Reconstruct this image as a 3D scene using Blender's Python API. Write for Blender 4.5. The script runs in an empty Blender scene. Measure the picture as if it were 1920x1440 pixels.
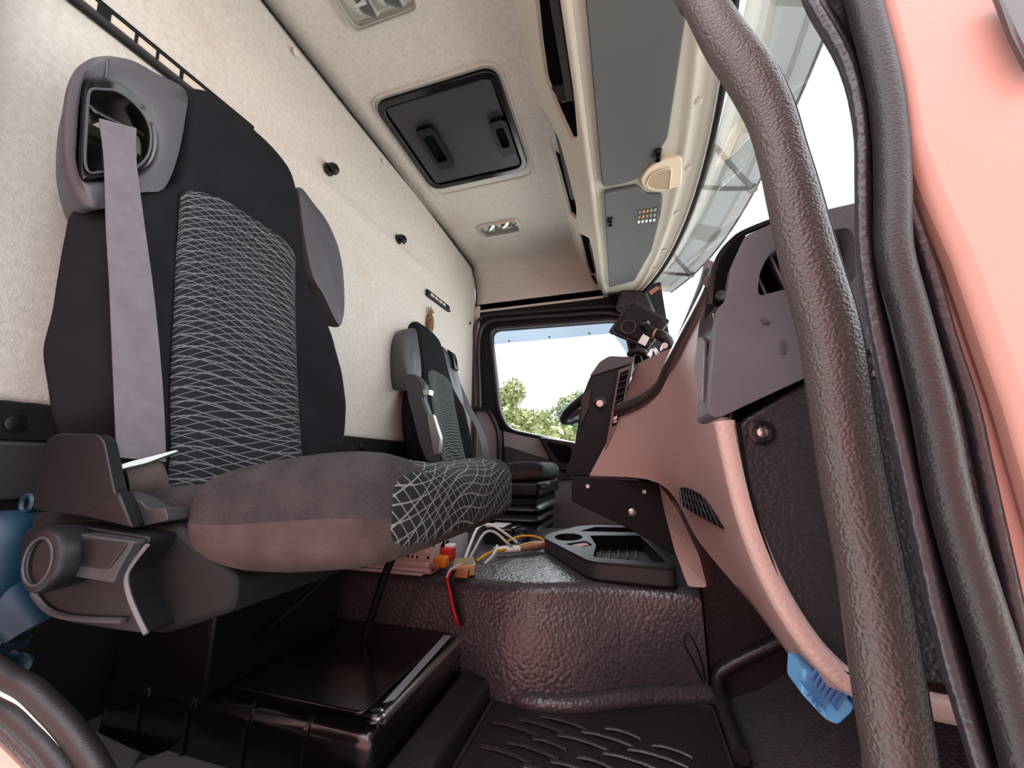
import bpy, bmesh, math, random
from mathutils import Vector as V, Matrix
from mathutils.geometry import tessellate_polygon
random.seed(7)
sc = bpy.context.scene
C = sc.collection
R = math.radians
# ---------------------------------------------------------------- camera, sky, exposure
FLOOR = 0.42                      # cab floor is z = 0; lens sits 0.42 m above it
FPX = 720.0; PITCH = R(11.92); YAW = R(16.5)
fw = V((-math.sin(YAW)*math.cos(PITCH), math.cos(YAW)*math.cos(PITCH), math.sin(PITCH)))
rt = V((math.cos(YAW), math.sin(YAW), 0)); up = rt.cross(fw)
cd = bpy.data.cameras.new('camera'); cam = bpy.data.objects.new('camera', cd); C.objects.link(cam)
cd.sensor_width = 36; cd.lens = FPX/1920*36; cd.clip_start = 0.005; cd.clip_end = 500
cam.matrix_world = Matrix(((rt.x, up.x, -fw.x, 0), (rt.y, up.y, -fw.y, 0), (rt.z, up.z, -fw.z, FLOOR), (0, 0, 0, 1)))
sc.camera = cam
vs = sc.view_settings
vs.view_transform = 'Standard'; vs.look = 'None'; vs.gamma = 1; vs.use_curve_mapping = False
vs.exposure = 2.45
w = bpy.data.worlds.new('sky'); sc.world = w; w.use_nodes = True
wn = w.node_tree.nodes; wl = w.node_tree.links
bg = wn['Background']; bg.inputs['Strength'].default_value = 1.0
tc = wn.new('ShaderNodeTexCoord'); nz = wn.new('ShaderNodeTexNoise'); nz.inputs['Scale'].default_value = 2.2
nz.inputs['Detail'].default_value = 4
cr = wn.new('ShaderNodeValToRGB')
cr.color_ramp.elements[0].position = .35; cr.color_ramp.elements[0].color = (.66, .70, .76, 1)
cr.color_ramp.elements[1].position = .65; cr.color_ramp.elements[1].color = (.95, .96, .98, 1)
wl.new(tc.outputs['Generated'], nz.inputs['Vector']); wl.new(nz.outputs['Fac'], cr.inputs['Fac'])
wl.new(cr.outputs['Color'], bg.inputs['Color'])
sd = bpy.data.lights.new('hazy_sun', 'SUN'); so = bpy.data.objects.new('hazy_sun', sd); C.objects.link(so)
sd.energy = 4.2; sd.angle = R(25); sd.color = (1, .98, .95); so.rotation_euler = V((-.05, -.45, -1)).to_track_quat('-Z', 'Y').to_euler()
sc.cycles.max_bounces = 10; sc.cycles.diffuse_bounces = 7; sc.cycles.transparent_max_bounces = 12
sc.cycles.caustics_reflective = False; sc.cycles.caustics_refractive = False
sc.cycles.sample_clamp_indirect = 6

# ---------------------------------------------------------------- pixel helpers (a pixel gives a ray; a plane of the cab gives the depth)
def ray(px, py): return fw + rt*((px-960)/FPX) - up*((py-720)/FPX)
def PX(x, *p): return [ray(*q)*(x/ray(*q).x) for q in p]
def PY(y, *p): return [ray(*q)*(y/ray(*q).y) for q in p]
def PZ(z, *p): return [ray(*q)*(z/ray(*q).z) for q in p]
def PN(n, d, *p):
    n = V(n); return [ray(*q)*(d/ray(*q).dot(n)) for q in p]

# ---------------------------------------------------------------- materials
def lin(c):
    f = lambda v: (v/255/12.92) if v/255 <= .04045 else ((v/255+.055)/1.055)**2.4
    return (f(c[0]), f(c[1]), f(c[2]), 1)
MATS = {}
def M(name, col, rough=.5, metal=0., bump=(), var=None, spec=.5, coat=0., stain=None):
    """bump: list of (kind, scale, strength, distance); var: (scale, colour2, contrast)"""
    m = bpy.data.materials.new(name); m.use_nodes = True; MATS[name] = m
    n = m.node_tree.nodes; l = m.node_tree.links; b = n['Principled BSDF']
    b.inputs['Base Color'].default_value = lin(col); b.inputs['Roughness'].default_value = rough
    b.inputs['Metallic'].default_value = metal; b.inputs['Specular IOR Level'].default_value = spec
    b.inputs['Coat Weight'].default_value = coat; b.inputs['Coat Roughness'].default_value = .15
    t = n.new('ShaderNodeTexCoord')
    last = None
    if var:
        x = n.new('ShaderNodeTexNoise'); x.inputs['Scale'].default_value = var[0]; x.inputs['Detail'].default_value = 5
        l.new(t.outputs['Object'], x.inputs['Vector'])
        r = n.new('ShaderNodeValToRGB'); k = var[2] if len(var) > 2 else .15
        r.color_ramp.elements[0].position = .5-k; r.color_ramp.elements[1].position = .5+k
        r.color_ramp.elements[0].color = lin(var[1]); r.color_ramp.elements[1].color = lin(col)
        l.new(x.outputs['Fac'], r.inputs['Fac']); last = r.outputs['Color']
    if stain:
        x = n.new('ShaderNodeTexNoise'); x.inputs['Scale'].default_value = stain[0]; x.inputs['Detail'].default_value = 3
        l.new(t.outputs['Object'], x.inputs['Vector'])
        r = n.new('ShaderNodeValToRGB'); r.color_ramp.elements[0].position = stain[2]; r.color_ramp.elements[1].position = stain[3]
        l.new(x.outputs['Fac'], r.inputs['Fac'])
        mx = n.new('ShaderNodeMix'); mx.data_type = 'RGBA'
        l.new(r.outputs['Color'], mx.inputs['Factor'])
        if last: l.new(last, mx.inputs[6])
        else: mx.inputs[6].default_value = lin(col)
        mx.inputs[7].default_value = lin(stain[1]); last = mx.outputs[2]
    if last: l.new(last, b.inputs['Base Color'])
    prev = None
    for kind, s, st, d in bump:
        if kind in ('cells', 'pebble'):
            x = n.new('ShaderNodeTexVoronoi'); x.feature = 'SMOOTH_F1' if kind == 'cells' else 'F1'
            if kind == 'cells': x.inputs['Smoothness'].default_value = .35
            x.inputs['Scale'].default_value = s; out = x.outputs['Distance']
        else:
            x = n.new('ShaderNodeTexNoise'); x.inputs['Scale'].default_value = s
            x.inputs['Detail'].default_value = 2 if kind != 'worm' else 0
            if kind == 'worm': x.inputs['Distortion'].default_value = 2.5
            out = x.outputs['Fac']
        l.new(t.outputs['Object'], x.inputs['Vector'])
        if kind == 'cells':
            mr = n.new('ShaderNodeMath'); mr.operation = 'SUBTRACT'; mr.inputs[0].default_value = 1.
            l.new(out, mr.inputs[1]); out = mr.outputs[0]
        bp = n.new('ShaderNodeBump'); bp.inputs['Strength'].default_value = st; bp.inputs['Distance'].default_value = d
        l.new(out, bp.inputs['Height'])
        if prev: l.new(prev, bp.inputs['Normal'])
        prev = bp.outputs['Normal']
    if prev: l.new(prev, b.inputs['Normal'])
    return m
def mth(nt, op, a, b=None):
    x = nt.nodes.new('ShaderNodeMath'); x.operation = op
    for i, v in enumerate((a, b)):
        if v is None: continue
        if isinstance(v, (int, float)): x.inputs[i].default_value = v
        else: nt.links.new(v, x.inputs[i])
    return x.outputs[0]
def pattern(name, base, line, fams, rough=.95):
    """woven cloth with families of thin wavy lines; fams = (lines per metre, slope, wave amp, wave kx, ky, width)"""
    m = M(name, base, rough, bump=(('noise', 900, .25, .002),), spec=.15)
    nt = m.node_tree; b = nt.nodes['Principled BSDF']
    uv = nt.nodes.new('ShaderNodeUVMap'); sp = nt.nodes.new('ShaderNodeSeparateXYZ'); nt.links.new(uv.outputs[0], sp.inputs[0])
    u, v = sp.outputs[0], sp.outputs[1]; tot = None
    for N, sl, am, kx, ky, wd in fams:
        s = mth(nt, 'SINE', mth(nt, 'ADD', mth(nt, 'MULTIPLY', u, kx), mth(nt, 'MULTIPLY', v, ky)))
        ph = mth(nt, 'ADD', mth(nt, 'ADD', v, mth(nt, 'MULTIPLY', u, sl)), mth(nt, 'MULTIPLY', s, am))
        f = mth(nt, 'FRACT', mth(nt, 'MULTIPLY', ph, N))
        d = mth(nt, 'ABSOLUTE', mth(nt, 'SUBTRACT', f, .5))
        g = mth(nt, 'LESS_THAN', d, wd)
        tot = g if tot is None else mth(nt, 'MAXIMUM', tot, g)
    mx = nt.nodes.new('ShaderNodeMix'); mx.data_type = 'RGBA'
    nt.links.new(tot, mx.inputs['Factor']); mx.inputs[6].default_value = lin(base); mx.inputs[7].default_value = lin(line)
    nt.links.new(mx.outputs[2], b.inputs['Base Color'])
    return m
def glass(name, tint, refl=.08, tr=1.0):
    m = bpy.data.materials.new(name); m.use_nodes = True; MATS[name] = m
    n = m.node_tree.nodes; l = m.node_tree.links; n.remove(n['Principled BSDF'])
    a = n.new('ShaderNodeBsdfTransparent'); a.inputs[0].default_value = lin(tint)
    g = n.new('ShaderNodeBsdfGlossy'); g.inputs['Roughness'].default_value = .02
    f = n.new('ShaderNodeLayerWeight'); f.inputs['Blend'].default_value = .12
    x = n.new('ShaderNodeMixShader'); s = n.new('ShaderNodeMath'); s.operation = 'MULTIPLY'; s.inputs[1].default_value = refl*8
    s.use_clamp = True
    l.new(f.outputs['Fresnel'], s.inputs[0]); l.new(s.outputs[0], x.inputs[0]); l.new(a.outputs[0], x.inputs[1]); l.new(g.outputs[0], x.inputs[2])
    l.new(x.outputs[0], n['Material Output'].inputs[0]); return m

M('liner', (204, 199, 192), .95, bump=(('worm', 130, .3, .005), ('noise', 600, .2, .002)), var=(90, (186, 180, 172), .25), stain=(3.2, (186, 172, 156), .62, .85), spec=.2)
M('liner_smooth', (200, 190, 182), .8, bump=(('noise', 500, .15, .002),), spec=.3)
M('trim_beige', (206, 199, 186), .75, bump=(('worm', 260, .2, .003),), spec=.3)
M('cream', (226, 208, 184), .6)
M('speaker_mesh', (188, 166, 138), .9, bump=(('pebble', 900, .5, .003),))
M('dash_beige', (170, 142, 136), .42, bump=(('cells', 420, .3, .0014), ('noise', 60, .1, .004)), spec=.5)  # red bounce light tinted into the beige base colour
M('black_plastic', (9, 9, 11), .42, bump=(('noise', 700, .1, .001),), spec=.35)
M('matte_black', (10, 10, 11), .7, bump=(('noise', 500, .15, .002),), spec=.3)
M('void', (8, 8, 9), .9, spec=.1)
M('gloss_black', (16, 15, 16), .18, spec=.5)
M('piano_black', (14, 13, 13), .22, spec=.5, coat=.6)
M('dark_grey', (44, 43, 46), .5, bump=(('noise', 800, .12, .002),))
M('mid_grey', (98, 94, 99), .55, bump=(('cells', 420, .2, .003),))
M('pod_grey', (88, 84, 90), .5, bump=(('noise', 900, .25, .002),), var=(14, (66, 62, 66), .3))
M('visor_grey', (84, 85, 86), .7, bump=(('noise', 900, .1, .001),))
M('vinyl', (70, 68, 75), .5, bump=(('cells', 600, .15, .002),))
M('vinyl_dark', (58, 58, 62), .55, bump=(('cells', 600, .15, .002),))
M('leather_black', (34, 32, 35), .40, bump=(('cells', 380, .35, .0015),), spec=.5)
M('leather_handle', (66, 56, 56), .42, bump=(('cells', 560, .5, .0011), ('noise', 200, .1, .002)), spec=.6)
M('tunnel_leather', (70, 67, 73), .30, bump=(('cells', 150, .40, .003), ('noise', 22, .15, .01)), spec=.7)
M('rubber_floor', (70, 68, 74), .6, bump=(('pebble', 260, .4, .004),), spec=.4)
M('rubber', (40, 38, 42), .32, bump=(('noise', 300, .25, .003),), spec=.5)
M('seal_rubber', (25, 20, 21), .45, bump=(('cells', 900, .25, .0006),), spec=.5)
M('velour', (28, 28, 33), .95, bump=(('noise', 420, .35, .004),), var=(18, (20, 20, 24), .3), spec=.1)
M('velour_worn', (52, 50, 54), .95, bump=(('noise', 420, .35, .004),), var=(40, (34, 33, 37), .25), spec=.12)
M('cushion_worn', (62, 58, 59), .97, bump=(('noise', 300, .5, .005),), var=(34, (45, 42, 45), .25), spec=.1)
M('cushion_skirt', (80, 69, 66), .97, bump=(('noise', 300, .4, .004),), var=(26, (54, 45, 45), .25), spec=.1)
M('belt', (96, 90, 98), .7, bump=(('noise', 1200, .25, .001),), var=(50, (84, 78, 86), .2))
M('belt_dirty', (70, 56, 51), .85, var=(40, (44, 36, 34), .2))
M('chrome', (200, 200, 202), .22, 1.)
M('steel', (168, 166, 164), .35, .9)
M('lamp_metal', (230, 222, 212), .16, .9)
M('alu', (206, 190, 186), .5, .25)
M('door_grey', (138, 131, 135), .6, bump=(('cells', 420, .2, .002),))
M('rail_insert', (196, 186, 172), .6)
M('alu_end', (186, 184, 182), .5, .3)
M('tape', (176, 190, 196), .45, .3)
M('painted_red', (178, 134, 124), .45, bump=(('noise', 700, .06, .001),), spec=.4)
M('paint_jamb', (208, 164, 155), .5, spec=.4)
M('blue_plastic', (12, 52, 74), .5, var=(30, (10, 42, 64), .2))
M('blue_pale', (96, 160, 210), .45)
M('blue_text', (52, 92, 150), .5)
M('red_wire', (196, 26, 44), .4); M('white_wire', (222, 222, 214), .5); M('yellow_wire', (226, 170, 30), .45)
M('orange_plastic', (226, 126, 24), .45); M('red_plastic', (190, 36, 30), .45); M('white_plastic', (226, 224, 216), .5)
M('copper', (196, 142, 116), .4, .6); M('brass', (190, 166, 120), .35, .7)
M('cloth_tan', (134, 108, 80), .9, bump=(('noise', 200, .4, .005),), var=(40, (90, 62, 38), .2))
M('paper_white', (226, 226, 224), .7); M('sticker_black', (20, 20, 20), .6); M('sticker_orange', (170, 126, 76), .6); M('sticker_pale', (150, 146, 136), .6)
M('pink_paper', (214, 178, 170), .8)
M('brown_gloss', (120, 92, 88), .28, bump=(('noise', 300, .08, .002),))
M('rim_gloss', (60, 50, 48), .2, coat=.3)
M('lorry_red', (152, 104, 99), .5)
M('asphalt', (186, 184, 180), .9, var=(3, (170, 169, 166), .2))
M('leaf_green', (112, 118, 72), .7); M('leaf_pale', (110, 126, 106), .7); M('bark', (86, 70, 56), .9)
M('wall_pale', (214, 210, 204), .9); M('roof_brown', (120, 96, 84), .9)
glass('windscreen', (244, 248, 246)); glass('side_glass', (246, 249, 250)); glass('deflector', (164, 170, 176), .10)
# translucent smoked plastic of the outside sun visor
m = M('visor_plastic', (92, 98, 88), .3, spec=.5)
b_ = m.node_tree.nodes['Principled BSDF']; b_.inputs['Alpha'].default_value = .80
M('visor_rib', (150, 154, 144), .3).node_tree.nodes['Principled BSDF'].inputs['Alpha'].default_value = .35
m = M('visor_bracket', (92, 98, 96), .4)
m = M('clear_lens', (236, 236, 232), .08); m.node_tree.nodes['Principled BSDF'].inputs['Transmission Weight'].default_value = .85
BACK = pattern('back_cloth', (32, 32, 37), (106, 106, 110), ((82, .34, .016, 16, 9, .05), (74, -.36, .020, 12, -11, .05), (44, -.04, .012, 20, 6, .04)))
CUSH = pattern('cushion_cloth', (34, 35, 38), (122, 122, 122), ((72, .16, .010, 30, 21, .05), (62, -1.05, .010, 26, -17, .05), (40, .60, .008, 40, 12, .04)))
FARC = pattern('far_cloth', (37, 42, 44), (104, 112, 110), ((90, .30, .016, 16, 9, .11), (80, -.34, .022, 12, -11, .11)))

# ---------------------------------------------------------------- mesh helpers (all coordinates relative to the lens; everything is lifted by FLOOR at the end)
def woff(o):
    t = V((0, 0, 0))
    while o: t = t + o.location; o = o.parent
    return t
def link(name, me, mat, parent=None, smooth=35):
    o = bpy.data.objects.new(name, me); C.objects.link(o)
    if mat: me.materials.append(MATS[mat] if isinstance(mat, str) else mat)
    if smooth and me.polygons:
        me.shade_smooth(); me.set_sharp_from_angle(angle=R(smooth))
    if parent: o.parent = parent; o.location = -woff(parent)
    return o
def raw(name, vs_, fs, mat, parent=None, smooth=35, uv=None):
    me = bpy.data.meshes.new(name); me.from_pydata([tuple(v) for v in vs_], [], fs); me.update()
    bm = bmesh.new(); bm.from_mesh(me); bmesh.ops.recalc_face_normals(bm, faces=bm.faces); bm.to_mesh(me); bm.free()
    if uv:
        l = me.uv_layers.new(name='UVMap')
        for lp in me.loops: l.data[lp.index].uv = uv[lp.vertex_index]
    return link(name, me, mat, parent, smooth)
def bev(o, w, seg=2):
    if w:
        b = o.modifiers.new('bevel', 'BEVEL'); b.width = w; b.segments = seg; b.limit_method = 'ANGLE'; b.angle_limit = R(40)
        b.harden_normals = False
    return o
def sub(o, n=1):
    s = o.modifiers.new('sub', 'SUBSURF'); s.levels = n; s.render_levels = n; return o
def box(name, a, b, mat, parent=None, bevel=.003):
    x0, y0, z0 = a; x1, y1, z1 = b
    v = [(x, y, z) for x in (x0, x1) for y in (y0, y1) for z in (z0, z1)]
    f = [(0, 1, 3, 2), (4, 6, 7, 5), (0, 4, 5, 1), (2, 3, 7, 6), (0, 2, 6, 4), (1, 5, 7, 3)]
    return bev(raw(name, v, f, mat, parent), bevel)
def rp(pts, r, n=4):
    """round the corners of a closed 3D polygon"""
    out = []; k = len(pts)
    for i in range(k):
        p = V(pts[i]); a = V(pts[i-1])-p; b = V(pts[(i+1) % k])-p
        ra = min(r, a.length*.48); rb = min(r, b.length*.48)
        s = p+a.normalized()*ra; e = p+b.normalized()*rb
        for j in range(n+1):
            t = j/n; out.append(s*(1-t)**2+p*2*t*(1-t)+e*t*t)
    return out
def ext(name, pts, vec, mat, parent=None, bevel=.002, holes=()):
    """closed outline pushed along vec into a solid plate, with holes"""
    vec = V(vec); loops = [[V(p) for p in pts]]+[[V(p) for p in h] for h in holes]
    tri = tessellate_polygon(loops); flat = [p for l in loops for p in l]; n = len(flat)
    vv = flat+[p+vec for p in flat]
    fs = [tuple(t) for t in tri]+[tuple(i+n for i in reversed(t)) for t in tri]
    s = 0
    for l in loops:
        k = len(l)
        for i in range(k):
            a = s+i; b = s+(i+1) % k; fs.append((a, b, b+n, a+n))
        s += k
    o = raw(name, vv, fs, mat, parent)
    if bevel:
        me = o.data; bm = bmesh.new(); bm.from_mesh(me)
        bmesh.ops.dissolve_limit(bm, angle_limit=R(1), verts=bm.verts, edges=bm.edges)
        bm.to_mesh(me); bm.free(); me.shade_smooth(); me.set_sharp_from_angle(angle=R(35)); bev(o, bevel)
    return o
def cat(pts, n=6, closed=False):
    P_ = [V(p) for p in pts]; k = len(P_); out = []
    rng = range(k) if closed else range(k-1)
    for i in rng:
        p1 = P_[i]; p2 = P_[(i+1) % k]
        p0 = P_[i-1] if (i > 0 or closed) else p1*2-p2
        p3 = P_[(i+2) % k] if (i+2 < k or closed) else p2*2-p1
        for j in range(n):
            t = j/n
            out.append(.5*((2*p1)+(p2-p0)*t+(2*p0-5*p1+4*p2-p3)*t*t+(3*p1-p0-3*p2+p3)*t**3))
    if not closed: out.append(P_[-1])
    return out
def loft(name, secs, mat, parent=None, closed=True, cap=True, smooth=50, uv=None, loop=False):
    n = len(secs[0]); vv = [p for s in secs for p in s]; fs = []
    m = len(secs)
    for i in range(m if loop else m-1):
        a = i*n; b = ((i+1) % m)*n
        for j in range(n if closed else n-1):
            k = (j+1) % n; fs.append((a+j, a+k, b+k, b+j))
    if cap and closed and not loop: fs += [tuple(range(n)), tuple(range((m-1)*n, m*n))]
    return raw(name, vv, fs, mat, parent, smooth, uv)
def tube(name, path, r, mat, parent=None, n=10, smooth_path=5, closed=False, flat=1.0, side=None):
    """sweep; r number or list per control point; flat squashes across 'side' axis"""
    if isinstance(r, (int, float)): r = [r]*len(path)
    if smooth_path:
        rr = [x.x for x in cat([V((q, 0, 0)) for q in r], smooth_path, closed)]; pp = cat(path, smooth_path, closed)
    else: rr = r; pp = [V(p) for p in path]
    secs = []; k = len(pp); prev = None
    for i in range(k):
        if closed: t = pp[(i+1) % k]-pp[i-1]
        else: t = pp[min(i+1, k-1)]-pp[max(i-1, 0)]
        t.normalize()
        if prev is None:
            a = V((0, 0, 1)) if abs(t.z) < .9 else V((1, 0, 0))
            if side is not None: a = V(side)
        else: a = prev
        a = (a-t*a.dot(t)).normalized(); prev = a; b = t.cross(a)
        secs.append([pp[i]+a*math.cos(2*math.pi*j/n)*rr[i]*flat+b*math.sin(2*math.pi*j/n)*rr[i] for j in range(n)])
    return loft(name, secs, mat, parent, loop=closed, cap=not closed)
def lathe(name, prof, org, axis, mat, parent=None, n=24):
    """prof: (radius, height along axis)"""
    ax = V(axis).normalized(); a = V((0, 0, 1)) if abs(ax.z) < .9 else V((1, 0, 0)); a = (a-ax*a.dot(ax)).normalized(); b = ax.cross(a); org = V(org)
    secs = [[org+ax*h+(a*math.cos(2*math.pi*j/n)+b*math.sin(2*math.pi*j/n))*max(r, 1e-4) for j in range(n)] for r, h in prof]
    return loft(name, secs, mat, parent, smooth=40)
def grid(name, f, nu, nv, mat, parent=None, thick=0, uvf=None, smooth=60):
    vv = []; uv = []
    for j in range(nv+1):
        for i in range(nu+1):
            u, v = i/nu, j/nv; p = f(u, v); vv.append(p); uv.append(uvf(u, v) if uvf else (u, v))
    fs = [(j*(nu+1)+i, j*(nu+1)+i+1, (j+1)*(nu+1)+i+1, (j+1)*(nu+1)+i) for j in range(nv) for i in range(nu)]
    o = raw(name, vv, fs, mat, parent, smooth, uv)
    if thick:
        s = o.modifiers.new('solid', 'SOLIDIFY'); s.thickness = abs(thick); s.offset = -1 if thick > 0 else 1
    return o
def ribbon(name, path, wdir, wd, th, mat, parent=None, n=6):
    """flat strap: path of centres, list of width directions"""
    pp = cat(path, n); ww = cat(wdir, n); secs = []
    for i in range(len(pp)):
        t = (pp[min(i+1, len(pp)-1)]-pp[max(i-1, 0)]).normalized(); w_ = ww[i].normalized(); nn = t.cross(w_).normalized()
        h = w_*wd/2; k = nn*th/2
        secs.append([pp[i]-h-k, pp[i]+h-k, pp[i]+h+k, pp[i]-h+k])
    return loft(name, secs, mat, parent, smooth=30)
def thing(name, label, catg, loc, group=None):
    o = bpy.data.objects.new(name, None); C.objects.link(o); o.location = V(loc); o.empty_display_size = .05
    o['label'] = label; o['category'] = catg
    if group: o['group'] = group
    return o
def tag(o, label, catg, group=None):
    o['label'] = label; o['category'] = catg
    if group: o['group'] = group
    return o
def struct(o, label=None):
    o['kind'] = 'structure'
    if label: o['label'] = label
    return o
def txt(name, body, org, right, upv, size, mat, parent):
    c = bpy.data.curves.new(name, 'FONT'); c.body = body; c.size = size; c.align_x = 'CENTER'; c.align_y = 'CENTER'; c.extrude = .0003
    o = bpy.data.objects.new(name, c); C.objects.link(o); c.materials.append(MATS[mat])
    r_ = V(right).normalized(); u_ = V(upv); u_ = (u_-r_*u_.dot(r_)).normalized(); n_ = r_.cross(u_)
    dg_ = bpy.context.evaluated_depsgraph_get(); me = bpy.data.meshes.new_from_object(o.evaluated_get(dg_)); bpy.data.objects.remove(o); o = bpy.data.objects.new(name, me); C.objects.link(o)
    o.parent = parent; off = woff(parent)
    o.matrix_local = Matrix(((r_.x, u_.x, n_.x, org[0]-off.x), (r_.y, u_.y, n_.y, org[1]-off.y), (r_.z, u_.z, n_.z, org[2]-off.z), (0, 0, 0, 1)))
    return o
def lerp(tab, x):
    if x <= tab[0][0]: return tab[0][1]
    for (a, p), (b, q) in zip(tab, tab[1:]):
        if x <= b: t = (x-a)/(b-a); t = t*t*(3-2*t)*.5+t*.5; return p+(q-p)*t
    return tab[-1][1]
def sstep(a, b, x):
    t = min(1, max(0, (x-a)/(b-a))); return t*t*(3-2*t)

# ================================================================ THE CAB SHELL
XW = -.90; YN = .16; YF = 2.20; ZC = 1.27; ZF = -.42; YM = 1.17
def wallf(u, v):
    y = .10+u*(YF-.10); z = .09+v*(ZC+.02-.09)
    d = .006*math.sin(y*5+z*3)*math.sin(z*4)
    d += .010*math.exp(-((z-(.90+.05*(y-1.0)))/.02)**2)*sstep(.5, .9, y)*(1-sstep(1.5, 1.75, y))     # welted fold
    d += .004*math.exp(-((z-(.52-.12*(y-1.0)))/.012)**2)*sstep(.8, .95, y)*(1-sstep(1.2, 1.35, y))   # wrinkles by the far seat
    d += .004*math.exp(-((z-(.60-.30*(y-1.0)))/.010)**2)*sstep(.9, 1.0, y)*(1-sstep(1.15, 1.25, y))
    return V((XW+d, y, z))
struct(grid('wall_rear', wallf, 90, 60, 'liner', thick=-.02), 'beige textured rear wall liner')
lw = struct(box('baseboard_rear', (XW-.01, .12, .035), (XW+.012, YF, .095), 'matte_black', bevel=.004), 'black lower panel along the rear wall')
for y in (.345, 1.15, 1.32):
    lathe('fastener', ((.013, 0), (.013, .004), (.008, .006), (.0, .006)), (XW+.012, y, .062), (1, 0, 0), 'black_plastic', lw)
struct(box('trim_1', (XW-.01, .12, -.05), (XW+.03, YF, .035), 'dark_grey', bevel=.006), 'dark ledge below the rear panel')
struct(box('trim_2', (XW-.01, .12, ZF), (XW+.006, YF, -.05), 'matte_black', bevel=0), 'black lower rear wall')
# ceiling with a cove down to the far side panel
prof = [(.06, ZC)]+[(y, ZC) for y in (.5, 1.0, 1.5, 2.06)]+[(2.06+.14*math.sin(a), ZC-.14+.14*math.cos(a)) for a in [R(x) for x in range(10, 91, 10)]]+[(2.20, 1.05), (2.20, .985)]
def ceilf(u, v):
    k = u*(len(prof)-1); i = min(int(k), len(prof)-2); t = k-i
    y = prof[i][0]*(1-t)+prof[i+1][0]*t; z = prof[i][1]*(1-t)+prof[i+1][1]*t
    return V((-.905+v*(.81), y, z))
ce = struct(grid('ceiling', ceilf, len(prof)-1, 12, 'liner', thick=-.02, smooth=80), 'beige textured roof liner curving down over the far door')
ce.modifiers['solid'].offset = 1
struct(tube('trim_3', [(XW+.004, .1, ZC-.010), (XW+.004, 1.0, ZC-.010), (XW+.004, 2.02, ZC-.010), (XW+.004, 2.13, ZC-.05), (XW+.004, 2.19, ZC-.13), (XW+.004, 2.196, 1.0)], .0035, 'matte_black', n=6, smooth_path=4), 'thin dark seam round the roof liner')
struct(box('trim_4', (-.9, YF-.004, .974), (-.08, YF+.03, .99), 'liner_smooth', bevel=.004), 'lower lip of the panel above the far door')
# round clip buttons
for i, p in enumerate([PX(-.893, (555, 98))[0], PX(-.893, (720, 303))[0], PX(-.893, (815, 425))[0]]):
    tag(lathe('liner_clip', ((.011, -.003), (.011, .002), (.008, .0035), (0, .0035)), p, (1, 0, 0), 'trim_beige'), 'small round beige clip under the roof seam ' + ('across from the passenger side lamp', 'across from the black roof hatch', 'across from the far ceiling lamp')[i], 'clip', 'clips along the roof seam')
tag(lathe('liner_clip', ((.011, -.003), (.011, .002), (.008, .0035), (0, .0035)), PZ(ZC-.002, (990, 460))[0], (0, 0, -1), 'trim_beige'), 'small round beige clip in the roof liner beside the far ceiling lamp', 'clip', 'clips in the roof')
tag(lathe('liner_clip', ((.009, -.003), (.009, .002), (.006, .0035), (0, .0035)), PX(-.893, (882, 606))[0], (1, 0, 0), 'dark_grey'), 'tiny dark screw on the rear wall beside the far door seal', 'clip')
# floor
struct(box('floor', (-.92, .20, ZF-.03), (.50, YF, ZF), 'rubber_floor', bevel=0), 'black pebbled rubber cab floor')
# raised wheel-arch ledge at the rear of the near doorway
struct(ext('trim_5', [(-.92, .19, -.42), (-.92, .19, -.30), (-.62, .19, -.335), (-.42, .19, -.42)], (0, .15, 0), 'rubber_floor', bevel=.01), 'black rubber floor rising over the wheel arch')
# near roof rail, B pillar and sill (doorway the lens looks through)
struct(ext('wall_near_upper', [(-1.0, YN-.03, 1.02), (.32, YN-.03, 1.0), (.32, YN-.03, 1.32), (-1.0, YN-.03, 1.32)], (0, .05, 0), 'liner_smooth', bevel=.01), 'beige rail above the near doorway')
struct(ext('wall_near_rear', [(-1.0, .05, -.6), (-.86, .05, -.6), (-.80, .05, -.1), (-.79, .05, .3), (-.80, .05, .8), (-.82, .05, 1.05), (-1.0, .05, 1.05)], (0, .145, 0), 'dark_grey', bevel=.01), 'dark rear pillar of the near doorway')

# ---------------------------------------------------------------- overhead shelf and front header
hn = V((.285, 0, .153)); hd = .1293
def HP(*p): return PN(hn, hd, *p)
A0, A1 = V((-.236, 0, 1.285)), V((-.075, 0, .985))
def hp(y, t): return V((A0.x+(A1.x-A0.x)*t, y, A0.z+(A1.z-A0.z)*t))
hdr = thing('overhead_shelf', 'beige overhead storage shelf with black open compartments above the windscreen', 'shelf', (-.15, YM, 1.0))
slot1 = rp([hp(.22, .36)]+HP((1003, 0), (1012, 80), (1023, 150), (1048, 212), (1071, 262), (1083, 257), (1078, 200), (1068, 100), (1057, 0))+[hp(.22, .97)], .012)
slot2 = rp(HP((1012, 195), (1026, 216), (1048, 262), (1064, 320), (1080, 385), (1081, 412), (1068, 400), (1048, 330), (1024, 244)), .012)
slot3 = rp(HP((1084, 436), (1104, 446), (1111, 470), (1117, 505), (1120, 535), (1114, 537), (1100, 498)), .012)
outer = [hp(.10, 0), hp(.10, 1), hp(YF, 1), hp(YF, 0)]
ext('shelf_fascia', outer, hn.normalized()*.014, 'trim_beige', hdr, bevel=.002, holes=(slot1, slot2, slot3))
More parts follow.
